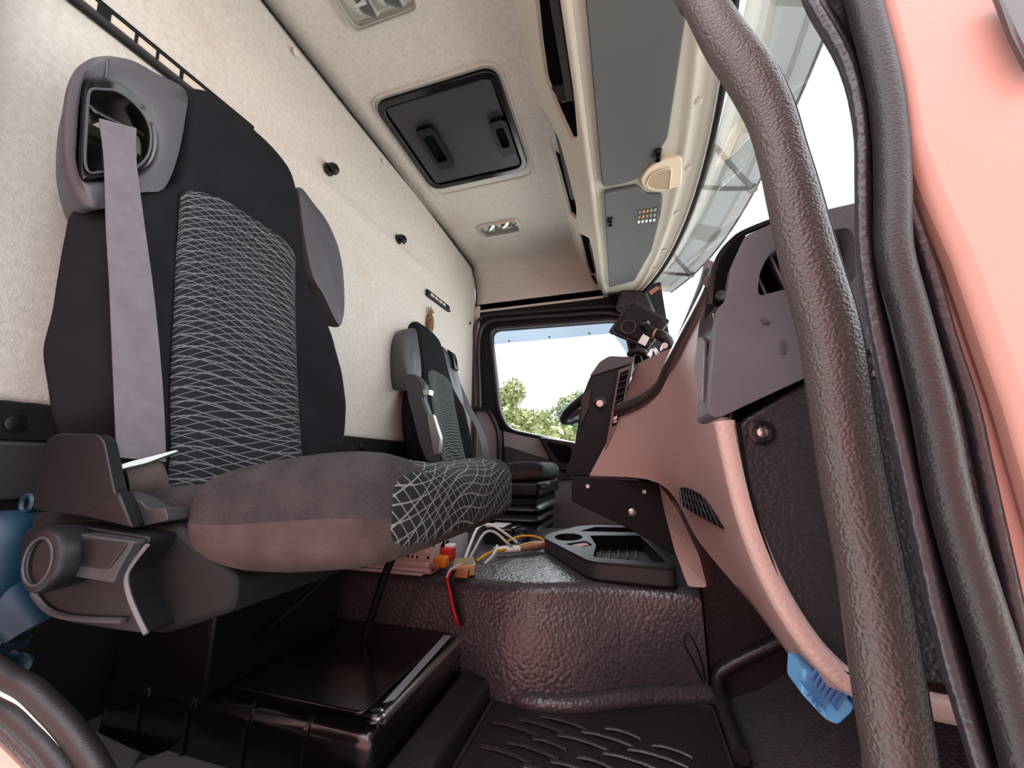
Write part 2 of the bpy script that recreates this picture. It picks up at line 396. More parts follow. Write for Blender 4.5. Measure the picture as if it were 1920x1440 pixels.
for nm, s in (('compartment', slot1), ('compartment', slot2), ('compartment', slot3)):
    c = V((0, 0, 0))
    for p in s: c += p
    c /= len(s); q = [c+(p-c)*1.03 for p in s]; dv = V((.17, 0, .02))
    secs = [q, [p+dv for p in q]]; n_ = len(q)
    loft(nm, [[p+hn.normalized()*.012 for p in s], [p+hn.normalized()*.012+dv for p in s]], 'void', hdr, cap=False)
    ext('compartment_back', [p+hn.normalized()*.012+dv for p in s], (.004, 0, 0), 'void', hdr, bevel=0)
    k = [hp(.22, .68), hp(.98, .68)] if s is slot1 else [hp(1.22, .2), hp(1.6, .24)] if s is slot2 else HP((1100, 460), (1112, 515))
    ribbon('inner_rail', [p+V((.022, 0, .01)) for p in (k[0], (k[0]+k[1])/2, k[1])], [V((1, 0, -.4))]*3, .022, .008, 'dark_grey', hdr, 2)
ribbon('divider', [hp(.97, .50)+V((.02, 0, .01)), hp(.975, .58)+V((.02, 0, .01)), hp(.98, .68)+V((.02, 0, .01))], [V((1, 0, 0))]*3, .05, .004, 'dark_grey', hdr, 2)
# rounded ridge at the lower edge
tube('front_ridge', [(-.066, .10, .992), (-.066, 1.1, .992), (-.066, YF, .992)], .017, 'trim_beige', hdr, n=14, smooth_path=1)
def wsX(y, base=.302): d = y-YM; return base-.13*d*d-.045*d**4
def wsZ(y): return .955
# underside from the ridge to the windscreen
def undf(u, v):
    y = .12+v*(YF-.02-.12); xf = wsX(y)-.004
    x = -.06+(xf+.06)*u
    z = .978-.012*u
    z -= .010*math.exp(-((u-.80)/.035)**2)+.006*math.exp(-((u-.93)/.03)**2)
    return V((x, y, z))
grid('header_underside', undf, 40, 40, 'trim_beige', hdr, thick=-.02, smooth=60)
box('roof_block', (-.02, .12, 1.03), (.16, YF, 1.28), 'trim_beige', hdr, .01)
for p in [(1310, 190), (1290, 316), (1268, 400), (1245, 470), (1228, 505)]:
    q = PZ(.962, p)[0]
    lathe('header_clip', ((.011, -.006), (.011, .001), (.007, .003), (0, .003)), q, (0, 0, -1), 'trim_beige', hdr, 14)
# two sun visors
vz = .958
def visor(label, pts, clip, r, extra=()):
    o = [V((p.x, p.y, vz)) for p in pts]
    c = sum(o, V())/len(o)
    t = thing('sun_visor', label, 'sun visor', (c.x, c.y, vz))
    ext('visor_panel', rp(o, r), (0, 0, .014), 'visor_grey', t, .004)
    k = V((clip.x, clip.y, vz))
    b = box('hinge_clip', (k.x-.012, k.y-.026, vz-.010), (k.x+.012, k.y+.026, vz+.004), 'black_plastic', t, .005)
    for s in (-.011, .011):
        lathe('clip_hole', ((.0075, 0), (.0075, .002), (.005, .002), (.005, -.001), (0, -.001)), (k.x, k.y+s, vz-.0100), (0, 0, -1), 'void', b, 12)
    return t
z_ = vz
visor('long dark grey sun visor with its far end curved round the cream lamp', [V((-.028, .20, 0)), V((.178, .20, 0)), V((.180, .70, 0))]+PZ(z_, (1252, 262), (1222, 300), (1200, 335), (1170, 345), (1129, 352)), PZ(z_, (1233, 290))[0], .02)
v2 = visor('short dark grey sun visor bearing a small pictogram sticker above the driver', PZ(z_, (1132, 362), (1195, 350), (1212, 366), (1243, 366), (1240, 400), (1222, 470), (1190, 527), (1142, 540)), PZ(z_, (1144, 415))[0], .014)
sp = PZ(vz-.0006, (1197, 394), (1233, 388), (1230, 417), (1194, 421))
stk = ext('sticker', sp, (0, 0, .0006), 'sticker_black', v2, 0)
for i in range(5):
    for j in range(3):
        def sq(a, b_): return sp[0]*(1-a)*(1-b_)+sp[1]*a*(1-b_)+sp[2]*a*b_+sp[3]*(1-a)*b_
        a0, a1 = (i+.15)/5, (i+.8)/5; b0, b1 = (j+.15)/3, (j+.8)/3
        mt = 'paper_white' if j == 2 else ('sticker_orange' if i in (0, 2) else 'sticker_pale')
        ext('pictogram', [sq(a0, b0)+V((0, 0, -.0004)), sq(a1, b0)+V((0, 0, -.0004)), sq(a1, b1)+V((0, 0, -.0004)), sq(a0, b1)+V((0, 0, -.0004))], (0, 0, .0003), mt, stk, 0)
# cream lamp between the visors
lp = PZ(.956, (1200, 338), (1212, 318), (1238, 300), (1280, 294), (1278, 350), (1232, 360), (1208, 354))
lt = thing('reading_lamp', 'cream teardrop lamp housing with a tan mesh between the two sun visors', 'lamp', sum(lp, V())/len(lp))
ext('housing', rp(lp, .02), (0, 0, .018), 'cream', lt, .004)
ms = PZ(.9535, (1212, 342), (1222, 326), (1240, 318), (1259, 315), (1255, 356), (1232, 356), (1216, 352))
ext('mesh_grille', rp(ms, .012), (0, 0, .004), 'speaker_mesh', lt, .001)
ra = tube('grille_rim', rp(ms, .012), .0022, 'cream', lt, n=6, smooth_path=0, closed=True)

# ---------------------------------------------------------------- windscreen and the outside sun visor
def wsf(u, v):
    y = .13+u*(2.21-.13); xt = wsX(y); xb = xt+.26-.12*(y-YM)**2
    return V((xt+(xb-xt)*v+.02*math.sin(math.pi*v), y, .953-(.953-.10)*v))
win = struct(grid('window_1', wsf, 24, 12, 'windscreen', smooth=80), 'clear curved windscreen')
tube('windscreen_seal', [wsf(i/12, 0)+V((-.003, 0, .0)) for i in range(13)], .009, 'matte_black', win, n=8, smooth_path=2)
tube('windscreen_lower_seal', [wsf(i/12, 1)+V((-.003, 0, .0)) for i in range(13)], .012, 'matte_black', win, n=8, smooth_path=2)
# outside visor
ov = thing('outside_sun_visor', 'smoky translucent sun visor bolted outside above the windscreen', 'sun visor', (.42, YM, 1.0))
def ovx(y): d = y-1.19; return .513-.10*d*d-.07*d**4
def ovf(u, v):
    y = .15+u*2.12; x1 = ovx(y); x0 = min(wsX(y)+.045, x1-.06)
    return V((x0+(x1-x0)*v, y, 1.075-.085*v-.012*math.sin(math.pi*v)))
grid('visor_sheet', ovf, 40, 8, 'visor_plastic', ov, smooth=80)
for v in (.30, .72):
    ribbon('stiffening_rib', [ovf(.03+.94*i/10, v)+V((0, 0, -.004)) for i in range(11)], [V((1, 0, -.3))]*11, .014, .002, 'visor_rib', ov, 3)
tube('visor_lip', [ovf(i/14, 1) for i in range(15)], .004, 'visor_bracket', ov, n=6, smooth_path=2)
for uu in (.16, .58, .885):
    a = ovf(uu, -.1); c_ = ovf(uu+.02, .92)+V((0, 0, -.006)); b0 = ovf(uu-.055, .0)+V((0, 0, -.012)); b1 = ovf(uu+.04, .0)+V((0, 0, -.012))
    br = tube('bracket', [b0, (b0+c_)/2+V((0, 0, -.004)), c_], .009, 'visor_bracket', ov, n=8)
    tube('bracket_arm', [b1, (b1+c_)/2+V((0, 0, -.004)), c_], .009, 'visor_bracket', br, n=8)
    tube('bracket_foot', [b0, (b0+b1)/2, b1], .008, 'visor_bracket', br, n=8)
    lathe('bracket_pad', ((.0, -.01), (.016, -.01), (.016, .008), (.0, .008)), c_, (0, 0, 1), 'visor_bracket', br, 14)
for uu in (.27, .44, .72):
    q = [ovf(uu, .25), ovf(uu+.05, .25), ovf(uu+.05, .8), ovf(uu, .8)]
    ext('moulded_pad', rp([p+V((0, 0, -.006)) for p in q], .02), (0, 0, .003), 'visor_rib', ov, 0)

# ================================================================ FAR (DRIVER'S) DOOR
YD = 2.20
dr = struct(bpy.data.objects.new('door_1', None), 'far door with a big side window'); C.objects.link(dr); dr.location = V((-.4, YD, ZF))
win_o = rp(PY(YD, (920, 618), (1150, 600))+[V((.02, YD, .81)), V((.10, YD, .20))]+PY(YD, (1090, 834), (1030, 822), (955, 806), (938, 775)), .06, 6)
fr_o = [V((-.91, YD, 1.03)), V((.24, YD, 1.03)), V((.30, YD, .14)), V((.30, YD, .07)), V((-.30, YD, .08)), V((-.70, YD, .195)), V((-.91, YD, .25))]
ext('window_frame', fr_o, (0, .05, 0), 'matte_black', dr, .004, holes=(win_o,))
def inset(pts, k, dy=0):
    c = sum(pts, V())/len(pts); return [c+(p-c)*k+V((0, dy, 0)) for p in pts]
tube('window_seal', inset(win_o, 1.01, -.004), .011, 'rubber', dr, n=8, smooth_path=0, closed=True)
o2 = rp(PY(YD-.012, (902, 606), (905, 598), (1180, 580))+[V((.10, YD-.012, .93))], .03)
tube('door_seal', [p for p in PY(YD-.015, (897, 862), (900, 760), (898, 640), (915, 605), (960, 598), (1060, 591), (1140, 587), (1185, 600))], .014, 'rubber', dr, n=8)
tube('door_seal', [p for p in PY(YD-.030, (888, 862), (891, 760), (888, 630), (906, 595), (960, 588), (1060, 580), (1150, 575), (1195, 585))], .011, 'seal_rubber', dr, n=8)
gl = ext('window_glass', inset(win_o, 1.02, .03), (0, .003, 0), 'side_glass', dr, 0)
# lower door card
struct(box('wall_far_rear', (-.915, YD-.006, ZF), (-.868, YD+.05, 1.02), 'liner', bevel=.004), 'beige liner strip beside the far door')
ext('door_card', rp([V((-.885, YD-.004, .22)), V((-.72, YD-.004, .205)), V((-.55, YD-.004, .165)), V((-.30, YD-.004, .125)), V((.30, YD-.004, .08)), V((.30, YD-.004, ZF)), V((-.885, YD-.004, ZF))], .03), (0, .05, 0), 'door_grey', dr, .01)
ext('armrest_panel', rp(PY(YD-.02, (945, 862), (945, 835), (1040, 865), (1075, 900), (945, 900)), .02), (0, .02, 0), 'dark_grey', dr, .006)
ap = ext('switch_pod', rp(PY(YD-.05, (1008, 818), (1082, 830), (1090, 880), (1052, 885), (1035, 870)), .03), (0, .05, 0), 'black_plastic', dr, .008)
ext('switch_recess', rp(PY(YD-.055, (1022, 828), (1070, 836), (1075, 868), (1050, 868)), .02), (0, .006, 0), 'void', ap, .002)
ext('pillar_trim', rp(PY(YD-.03, (888, 768), (912, 772), (934, 800), (940, 872), (886, 872)), .03), (0, .03, 0), 'door_grey', dr, .008)
tube('pull_handle', PY(YD-.05, (884, 766), (900, 767), (914, 770), (926, 790), (934, 815), (936, 868)), .013, 'black_plastic', dr, n=10)
tube('door_gap', PY(YD-.032, (941, 790), (943, 830), (943, 872)), .006, 'void', dr, n=6)
# wind deflector outside, blueish
wd = thing('wind_deflector', 'thin bluish clear wind deflector along the top of the far side window', 'wind deflector', (-.4, YD+.07, .78))
def wdf(u, v):
    if u < .86: x = -.80+.76*u/.86; z1 = .86; z0 = .775
    else: t = (u-.86)/.14; x = -.04+.14*t; z1 = .86-.10*t; z0 = .775-.26*t
    return V((x, YD+.06+.025*v, z1+(z0-z1)*v))
grid('deflector_sheet', wdf, 30, 4, 'deflector', wd, thick=.003)
for u in (.12, .42, .7):
    lathe('deflector_screw', ((.006, 0), (.006, .004), (0, .005)), wdf(u, .85)+V((0, -.004, 0)), (0, -1, 0), 'dark_grey', wd, 10)
# far A pillar
pil = PY(2.12, (1140, 604), (1165, 570), (1200, 545), (1216, 540), (1204, 562), (1200, 600), (1198, 650), (1150, 650))
struct(ext('wall_far_front', [V((.02, 2.12, .985)), V((.155, 2.12, .955)), V((.20, 2.12, .80)), V((.33, 2.12, .12)), V((.20, 2.12, .12)), V((.09, 2.12, .62)), V((.06, 2.12, .80)), V((-.02, 2.12, .88))], (0, .10, 0), 'dark_grey', bevel=.015), 'dark front pillar beside the far door')

# ================================================================ OUTSIDE
struct(box('ground', (-40, -40, -1.75), (40, 60, -1.70), 'asphalt', bevel=0), 'grey yard outside the cab')
def tree(label, x, y, h, rx, mat, seed, n):
    rnd = random.Random(seed); b = V((x, y, -1.7))
    t = thing('leafy_tree', label, 'tree', b, 'trees beyond the far door')
    tube('trunk', [b, b+V((.05, 0, h*.4)), b+V((-.05, .1, h*.8))], [.13, .10, .04], 'bark', t, n=8)
    vv = []; fs = []
    for c in range(26):
        cz = rnd.uniform(.22, .95); rr = rx*(1-.55*abs(cz-.45))
        cx = V((rnd.gauss(0, .45)*rr, rnd.gauss(0, .45)*rr, cz*h)); cr_ = rx*rnd.uniform(.22, .4)
        for k in range(n//26):
            d = V((rnd.gauss(0, 1), rnd.gauss(0, 1), rnd.gauss(0, 1))).normalized()*cr_*rnd.uniform(.5, 1)
            p = b+cx+d; s = rnd.uniform(.06, .12); a = V((rnd.uniform(-1, 1), rnd.uniform(-1, 1), rnd.uniform(-1, 1))).normalized()
            q = a.cross(V((rnd.uniform(-1, 1), rnd.uniform(-1, 1), .3))).normalized(); i = len(vv)
            vv += [p-a*s, p+q*s*.5, p+a*s, p-q*s*.5]; fs.append((i, i+1, i+2, i+3))
    f = raw('foliage', vv, fs, mat, t, 0); f['kind'] = 'stuff'
for i, a in enumerate([
    ('broad yellow-green tree at the driver seat end of the window', -4.0, 11.9, 4.2, 1.5, 'leaf_green', 1, 9000),
    ('rounded yellow-green tree standing between the broad tree and the pale pointed one', -2.6, 16.5, 4.6, 1.7, 'leaf_green', 2, 8000),
    ('low spreading bush in front of the yellow-green trees', -2.3, 8.4, 2.75, 1.45, 'leaf_green', 3, 10000),
    ('pale blue-green pointed tree seen next to the steering wheel', -.85, 12.6, 4.6, 1.2, 'leaf_pale', 4, 8000),
    ('second pale tree half hidden behind the black centre console', 1.7, 15.5, 4.6, 1.2, 'leaf_pale', 5, 5000)]): tree(*a)
# unseen red lorry added behind the lens, inferred from red reflections: its paint tints the light coming through the doorway
nl = thing('unseen_lorry', 'unseen red lorry body added alongside the open near doorway', 'lorry', (-.6, -3.0, -1.7))
box('body_panel', (-4.5, -3.9, -.95), (2.8, -1.9, 1.75), 'lorry_red', nl, .03)
box('side_skirt', (-4.4, -3.85, -1.45), (2.7, -1.95, -.95), 'matte_black', nl, .02)
for x in (-3.6, -2.4, 1.4):
    lathe('wheel', ((.0, -.02), (.25, -.02), (.30, .03), (.48, .05), (.50, .10), (.50, .25), (.0, .25)), (x, -2.15, -1.2), (0, -1, 0), 'rubber', nl, 24)
hs = thing('low_building', 'small pale building among the trees beyond the far window', 'building', (-5.2, 14.5, -1.7))
box('wall', (-6.2, 14, -1.7), (-4.0, 15.5, .2), 'wall_pale', hs, 0); ext('roof', [V((-6.3, 13.9, .2)), V((-3.9, 13.9, .2)), V((-5.1, 13.9, .75))], (0, 1.8, 0), 'roof_brown', hs, 0)
box('window', (-5.3, 13.97, -.7), (-4.8, 14.02, -.1), 'matte_black', hs, 0)

# ================================================================ ENGINE TUNNEL, FLOOR COVERS
ZT = -.23
def tun(x):   # near top edge, near foot
    e = .79+.055*sstep(-.25, .0, x); ft = e-.005-.045*sstep(-.42, -.20, x)*(1-sstep(-.10, .05, x))+.02*sstep(0, .1, x)
    return e, ft
secs = []
for i in range(34):
    x = -.895+i/33*1.01; e, ft = tun(x); s = []
    s.append(V((x, ft, ZF-.01)))
    for k in range(1, 6):
        t = k/6; s.append(V((x, ft+(e-ft)*t-.006*math.sin(math.pi*t), ZF+(ZT-.022-ZF)*t)))
    for k in range(6):
        a = R(90*k/5); s.append(V((x, e+.025-.025*math.cos(a), ZT-.025+.025*math.sin(a))))
    for k in range(1, 5): s.append(V((x, e+.025+(1.50-e-.05)*k/5, ZT+.004*math.sin(math.pi*k/5))))
    s += [V((x, 1.49, ZT)), V((x, 1.52, ZT-.02)), V((x, 1.54, ZF-.01))]
    secs.append(s)
tn = struct(loft('engine_tunnel', secs, 'tunnel_leather', smooth=60), 'black grained cover over the engine tunnel')
# rolled welt at the foot of the tunnel
tag(tube('floor_welt', [V((-.335, .815, -.40)), V((-.27, .79, -.405)), V((-.20, .755, -.408)), V((-.12, .765, -.408)), V((-.04, .80, -.405)), V((.04, .835, -.405)), V((.125, .86, -.405))], .016, 'tunnel_leather', n=10), 'black rolled rubber welt along the foot of the engine tunnel', 'floor trim')
tag(tube('loose_cord', PY(.845, (1318, 1278), (1300, 1240), (1284, 1210), (1287, 1188), (1300, 1200), (1315, 1240), (1322, 1275)), .0016, 'matte_black', n=6), 'thin black cord loop hanging on the tunnel side', 'cord')
# footwell: toe board, side, rim
struct(ext('wall_front_lower', [V((.12, .88, ZF)), V((.46, .88, ZF)), V((.46, .88, .0)), V((.12, .88, -.16))], (0, .04, 0), 'leather_black', bevel=.004), 'dark side of the passenger footwell')
struct(ext('trim_6', [V((.125, .30, ZF-.005)), V((.50, .30, ZF-.005)), V((.50, .30, -.20)), V((.42, .30, -.24)), V((.20, .30, -.395))], (0, .59, 0), 'rubber_floor', bevel=.006), 'black rubber toe board under the dashboard')
tag(tube('footwell_rim', [V((.128, .70, -.40)), V((.130, .83, -.395)), V((.135, .868, -.375)), V((.17, .872, -.35)), V((.24, .872, -.31)), V((.34, .872, -.25))], .012, 'rubber', n=8), 'raised rubber rim round the corner of the footwell', 'floor trim')
struct(box('wall_front', (.44, .20, ZF), (.50, YF, .12), 'matte_black', bevel=0), 'black front bulkhead under the dashboard')
# ribbed floor mat
mat_o = [V((-.262, .52, ZF+.001)), V((.12, .50, ZF+.001)), V((.122, .84, ZF+.001)), V((.03, .825, ZF+.001)), V((-.06, .785, ZF+.001)), V((-.13, .755, ZF+.001)), V((-.20, .75, ZF+.001)), V((-.262, .785, ZF+.001))]
mt = thing('floor_mat', 'black rubber floor mat with short staggered ribs in the footwell', 'floor mat', (-.05, .65, ZF))
ext('mat_sheet', rp(mat_o, .02), (0, 0, .007), 'rubber', mt, .002)
tube('mat_edge', [p+V((0, 0, .008)) for p in rp(inset(mat_o, .97), .02)], .004, 'rubber', mt, n=6, smooth_path=0, closed=True)
ribm = None
for j in range(15):
    y = .520+j*.0188
    for i in range(-1, 5):
        x = -.235+i*.105+(j % 3)*.035; L = .082 if (i+j) % 4 else .055
        if x < -.245 or x+L > .112 or y > .745+max(0, x)*.6: continue
        if ribm is None:
            r0 = tube('rib', [V((0, 0, 0)), V((.020, .0012, .0014)), V((.041, .0008, .0014)), V((.062, -.0012, .0014)), V((.082, -.004, 0))], .0042, 'rubber', mt, n=8, smooth_path=2, flat=.7, side=(0, 0, 1)); ribm = r0.data; o = r0
        else:
            o = bpy.data.objects.new('rib', ribm); C.objects.link(o); o.parent = mt
        o.location = V((x, y, ZF+.009))-woff(mt); o.scale.x = L/.082; o.rotation_euler.z = R(-6)
# sill cover plates beside the doorway
struct(ext('trim_7', [V((-.50, .20, -.35)), V((.10, .20, -.40)), V((.10, .42, -.405)), V((-.42, .43, -.385)), V((-.56, .34, -.355))], (0, 0, -.03), 'dark_grey', bevel=.008), 'grey sill cover in the near doorway')
struct(ext('trim_8', PZ(-.404, (100, 1335), (140, 1350), (265, 1408), (238, 1455), (120, 1470), (60, 1400)), (0, 0, -.014), 'mid_grey', bevel=.003), 'grey rubber plate at the foot of the doorway')
struct(ext('trim_9', PZ(-.408, (205, 1470), (262, 1425), (345, 1394), (400, 1408), (455, 1432), (500, 1470)), (0, 0, -.012), 'mid_grey', bevel=.003), 'grey rubber step plate by the seat box')

# ================================================================ SEAT BOX UNDER THE PASSENGER SEAT
ZB = -.333
sb = thing('seat_box', 'glossy black metal seat box on the floor under the passenger seat', 'seat box', (-.56, .66, ZF))
def rim_sec(y0, y1, x0, x1, z): return rp([V((x0, y0, z)), V((x1, y0, z)), V((x1, y1, z)), V((x0, y1, z))], .022, 5)
X0, X1, Y0, Y1 = -.83, -.335, .495, .80
loft('box_body', [rim_sec(Y0-.006, Y1, X0-.006, X1+.006, ZF), rim_sec(Y0-.004, Y1, X0-.004, X1+.004, ZB-.02), rim_sec(Y0, Y1, X0, X1, ZB-.006), rim_sec(Y0+.008, Y1-.005, X0+.008, X1-.010, ZB)], 'piano_black', sb, smooth=60)
ext('lid', rp([V((X0+.02, Y0+.022, ZB)), V((X1-.028, Y0+.022, ZB)), V((X1-.028, Y1-.01, ZB)), V((X0+.02, Y1-.01, ZB))], .012), (0, 0, .006), 'piano_black', sb, .002)
tube('rim_edge', [V((X1-.004, Y0+.03, ZB-.003)), V((X1-.004, .65, ZB-.003)), V((X1-.004, Y1-.02, ZB-.003))], .007, 'steel', sb, n=8)
tp = PZ(ZB+.0068, (833, 1191), (846, 1193), (740, 1312), (718, 1318))
ext('silver_tape', tp, (0, 0, .0006), 'tape', sb, 0)
bq = PZ(ZB+.006, (705, 1347))[0]
bo = lathe('bolt', ((.012, 0), (.012, .003), (.0085, .004), (.0085, .009), (.006, .010), (0, .010)), bq, (0, 0, 1), 'chrome', sb, 18)
lathe('bolt_socket', ((.004, 0), (.004, .0012), (0, .0012)), bq+V((0, 0, .0095)), (0, 0, 1), 'dark_grey', bo, 6)
for x in (-.74, -.64, -.53, -.43):
    ribbon('strap_clip', [V((x, Y0-.0075, ZF+.005)), V((x, Y0-.0065, -.37)), V((x, Y0-.006, ZB-.014)), V((x, Y0+.006, ZB+.0015))], [V((1, 0, 0))]*4, .006, .003, 'piano_black', sb, 3)
gm = PZ(ZB+.006, (864, 1182))[0]
lathe('grommet', ((.010, 0), (.010, .006), (.006, .008), (.004, .008), (0, .004)), gm, (0, 0, 1), 'rubber', sb, 16)
# kerb between seat box and mat
tag(ext('floor_kerb', [V((-.328, .50, ZF)), V((-.262, .50, ZF)), V((-.268, .50, -.385)), V((-.322, .50, -.378))], (0, .31, 0), 'leather_black', bevel=.006), 'black grained kerb between the seat box and the ribbed mat', 'floor trim')

# ================================================================ SEATS
HW = [(-.055, .175), (0, .208), (.074, .240), (.138, .252), (.203, .247), (.277, .224), (.332, .198), (.388, .170), (.46, .150), (.554, .142), (.646, .140), (.70, .126), (.735, .095), (.752, .05)]
def make_seat(yc, x0, k, hs, side, label, patt, door_belt, dh=0.):
    """side=+1: door on the -Y side. a = towards the door, h = height, f = forward of the backrest plane"""
    def T(a, h, f): return V((x0-k*(h+.04)+f, yc-side*a, h*hs+dh))
    seat = thing('truck_seat', label, 'seat', (x0+.15, yc, ZF))
    NEAR = [(-.055, 0), (.2, 0), (.277, .022), (.332, .045), (.388, .050), (.43, .03), (.47, 0)]
    def hwd(a, h): return lerp(HW, h)*.975+(lerp(NEAR, h) if a > 0 else 0)
    def front(a, h):
        hw = hwd(a, h); q = min(1, abs(a)/hw)
        bol = .032*(1-sstep(.30, .48, h))*sstep(-.06, .08, h)
        f = bol*sstep(.50, .82, q)-.02*(1-sstep(.40, .55, h))*(1-sstep(0, .55, q))+.012*sstep(.40, .5, h)
        edge = max(0, (q-.80)/.20); f -= .075*edge**2.4*(1 if h < .6 else .7)
        f -= .03*sstep(.66, .76, h)*((h-.66)/.1 if h > .66 else 0)
        return f
    secs = []; hs_ = [-.055+i*(.752+.055)/46 for i in range(47)]
    N = 28
    for h in hs_:
        hw = lerp(HW, h)*.975; th = .135-.055*sstep(.25, .6, h); s = []
        for i in range(N+1):
            a = -1+2*i/N; a = hwd(a, h)*math.sin(math.pi/2*a)
            s.append(T(a, h, front(a, h)))
        for i in range(1, 12):
            a = (1-2*i/12); a *= hwd(a, h); s.append(T(a*.86, h, -th+.03*(abs(a)/hw)**3))
        secs.append(s)
    body = loft('backrest', secs, 'velour', seat, smooth=80)
    sub(body, 1)
    # patterned centre panel
    def ins(u, v):
        a = -.100+.232*u; top = .452+.042*math.sqrt(max(0, math.sin(math.pi*u)))-.015*u; h = -.05+(top+.05)*v
        e = min(1, min(u, 1-u)*14, (1-v)*14); return T(a, h, front(a, h)+.001+.007*math.sqrt(max(0, e)))
    grid('backrest_panel', ins, 36, 60, patt, seat, thick=.004, uvf=lambda u, v: (u*.23, v*.52), smooth=80)
    # vinyl head wings
    def wing(sg, hole):
        o = [(.130, .672), (.18, .655), (.215, .640), (.243, .610), (.263, .57), (.272, .515), (.271, .45), (.264, .390), (.246, .340), (.226, .345), (.188, .400), (.158, .430), (.140, .505), (.130, .597)]
        op = cat([V((a, h, 0)) for a, h in o], 4, True); c = V((.205, .50, 0))
        if hole:
            i_ = [(.244, .550), (.228, .566), (.207, .570), (.184, .558), (.172, .528), (.173, .48), (.188, .437), (.211, .408), (.235, .384), (.248, .372), (.255, .387), (.258, .443), (.260, .49), (.259, .53)]
            # same angular order as the outer loop
            ip = cat([V((a, h, 0)) for a, h in i_], 4, True)
            st = min(range(len(ip)), key=lambda j: (ip[j]-op[0]).length); ip = ip[st:]+ip[:st]
            area = lambda P_: sum(P_[j].x*P_[(j+1) % len(P_)].y-P_[(j+1) % len(P_)].x*P_[j].y for j in range(len(P_)))
            if area(ip)*area(op) < 0: ip = [ip[0]]+ip[:0:-1]
        else: ip = [c+(p-c)*.25 for p in op]
        mid = lambda t: [op[j]*(1-t)+ip[j]*t for j in range(len(op))]
        mk = lambda P_, f: [T(sg*p.x, p.y, f) for p in P_]
        oin = [c+(p-c)*.93 for p in op]
        tp_ = lambda k: [V((.128+(p.x-.128)*k, c.y+(p.y-c.y)*(.6+.4*k), 0)) for p in op]
        ib = [V((.128+(p.x-.128)*.62, p.y, 0)) for p in ip]
        secs = [mk(ib, -.075), mk(tp_(.70), -.105), mk(tp_(.76), -.09), mk(tp_(.90), -.035), mk(tp_(.965), -.012), mk(tp_(.97), .0), mk(tp_(.94), .008), mk(mid(.5), .012), mk(mid(.85), .009), mk(ip, .0 if hole else .012)]
        w_ = loft('head_wing' , secs, 'vinyl', seat, loop=bool(hole), smooth=80, cap=not hole)
        if hole:
            H0 = V((.217, .475, 0)); sc2 = lambda k: [H0+(p-H0)*k for p in ip]
            tube('wing_seam', [T(sg*a, h, f) for a, h, f in ((.238, .602, .008), (.239, .59, .012), (.239, .575, .0125), (.238, .562, .010))], .0016, 'vinyl_dark', w_, n=6)
            bz = loft('belt_bezel', [mk(sc2(1.0), .010), mk(sc2(.97), .014), mk(sc2(.84), .008), mk(sc2(.80), -.012), mk([V((.128+(p.x-.128)*.66, p.y, 0)) for p in sc2(.9)], -.07)], 'gloss_black', seat, closed=True, cap=False, smooth=50)
            ext('bezel_pocket', [T(sg*a, h, -.020) for a, h in [(.180, .490), (.205, .496), (.253, .485), (.254, .40), (.246, .378), (.215, .400), (.185, .440)]], (-.01, 0, 0), 'gloss_black', bz, 0)
            tube('bezel_edge', mk(sc2(.85), .010), .0018, 'vinyl', bz, n=6, smooth_path=0, closed=True)
            tube('belt_guide', [T(sg*.258, .506, .0), T(sg*.243, .492, .008), T(sg*.208, .503, .008), T(sg*.186, .512, .0)], .0045, 'gloss_black', bz, n=8)
        return w_
    wing(1, door_belt); wing(-1, False)
    return seat, T, front

pseat, PT, pfront = make_seat(.512, -.60, .2, 1.0, 1, 'black fabric passenger seat with a line-patterned panel and grey belt on the near side', BACK, True)
# belt
bp_ = [((222, 232), -.585), ((226, 300), -.575), ((236, 420), -.560), ((248, 540), -.550), ((257, 660), -.545), ((263, 760), -.545), ((267, 862), -.55)]
bl = []
for (a, b), xx in bp_:
    bl.append(PN((1, 0, .2), xx-.2*.04, (a, b))[0])
wdv = [(PN((1, 0, .2), xx-.2*.04, (a+34, b+9 if i == 0 else b-3+i))[0]-bl[i]) for i, ((a, b), xx) in enumerate(bp_)]
ribbon('belt_strap', bl, wdv, .050, .0018, 'belt', pseat, 6)
e0 = bl[-1]
tg = ext('belt_tongue', rp(PN((1, 0, .2), -.548-.008, (197, 884), (245, 868), (330, 846), (336, 849), (275, 872), (205, 889)), .004), (.006, -.004, .002), 'steel', pseat, .001)
ribbon('belt_end', [e0+V((0, 0, -.004)), e0+V((.012, .004, -.026)), e0+V((.008, .012, -.052)), e0+V((-.01, .02, -.075))], [V((0, 1, .1)), V((.4, 1, .1)), V((.9, .6, 0)), V((.6, 1, 0))], .034, .004, 'belt_dirty', pseat, 5)
ribbon('belt_end', [e0+V((-.004, .008, -.004)), e0+V((.004, .018, -.03)), e0+V((.0, .018, -.055)), e0+V((-.012, .012, -.075))], [V((0, 1, .1)), V((-.4, 1, .1)), V((-.7, .6, 0)), V((.2, 1, 0))], .030, .004, 'belt_dirty', pseat, 5)

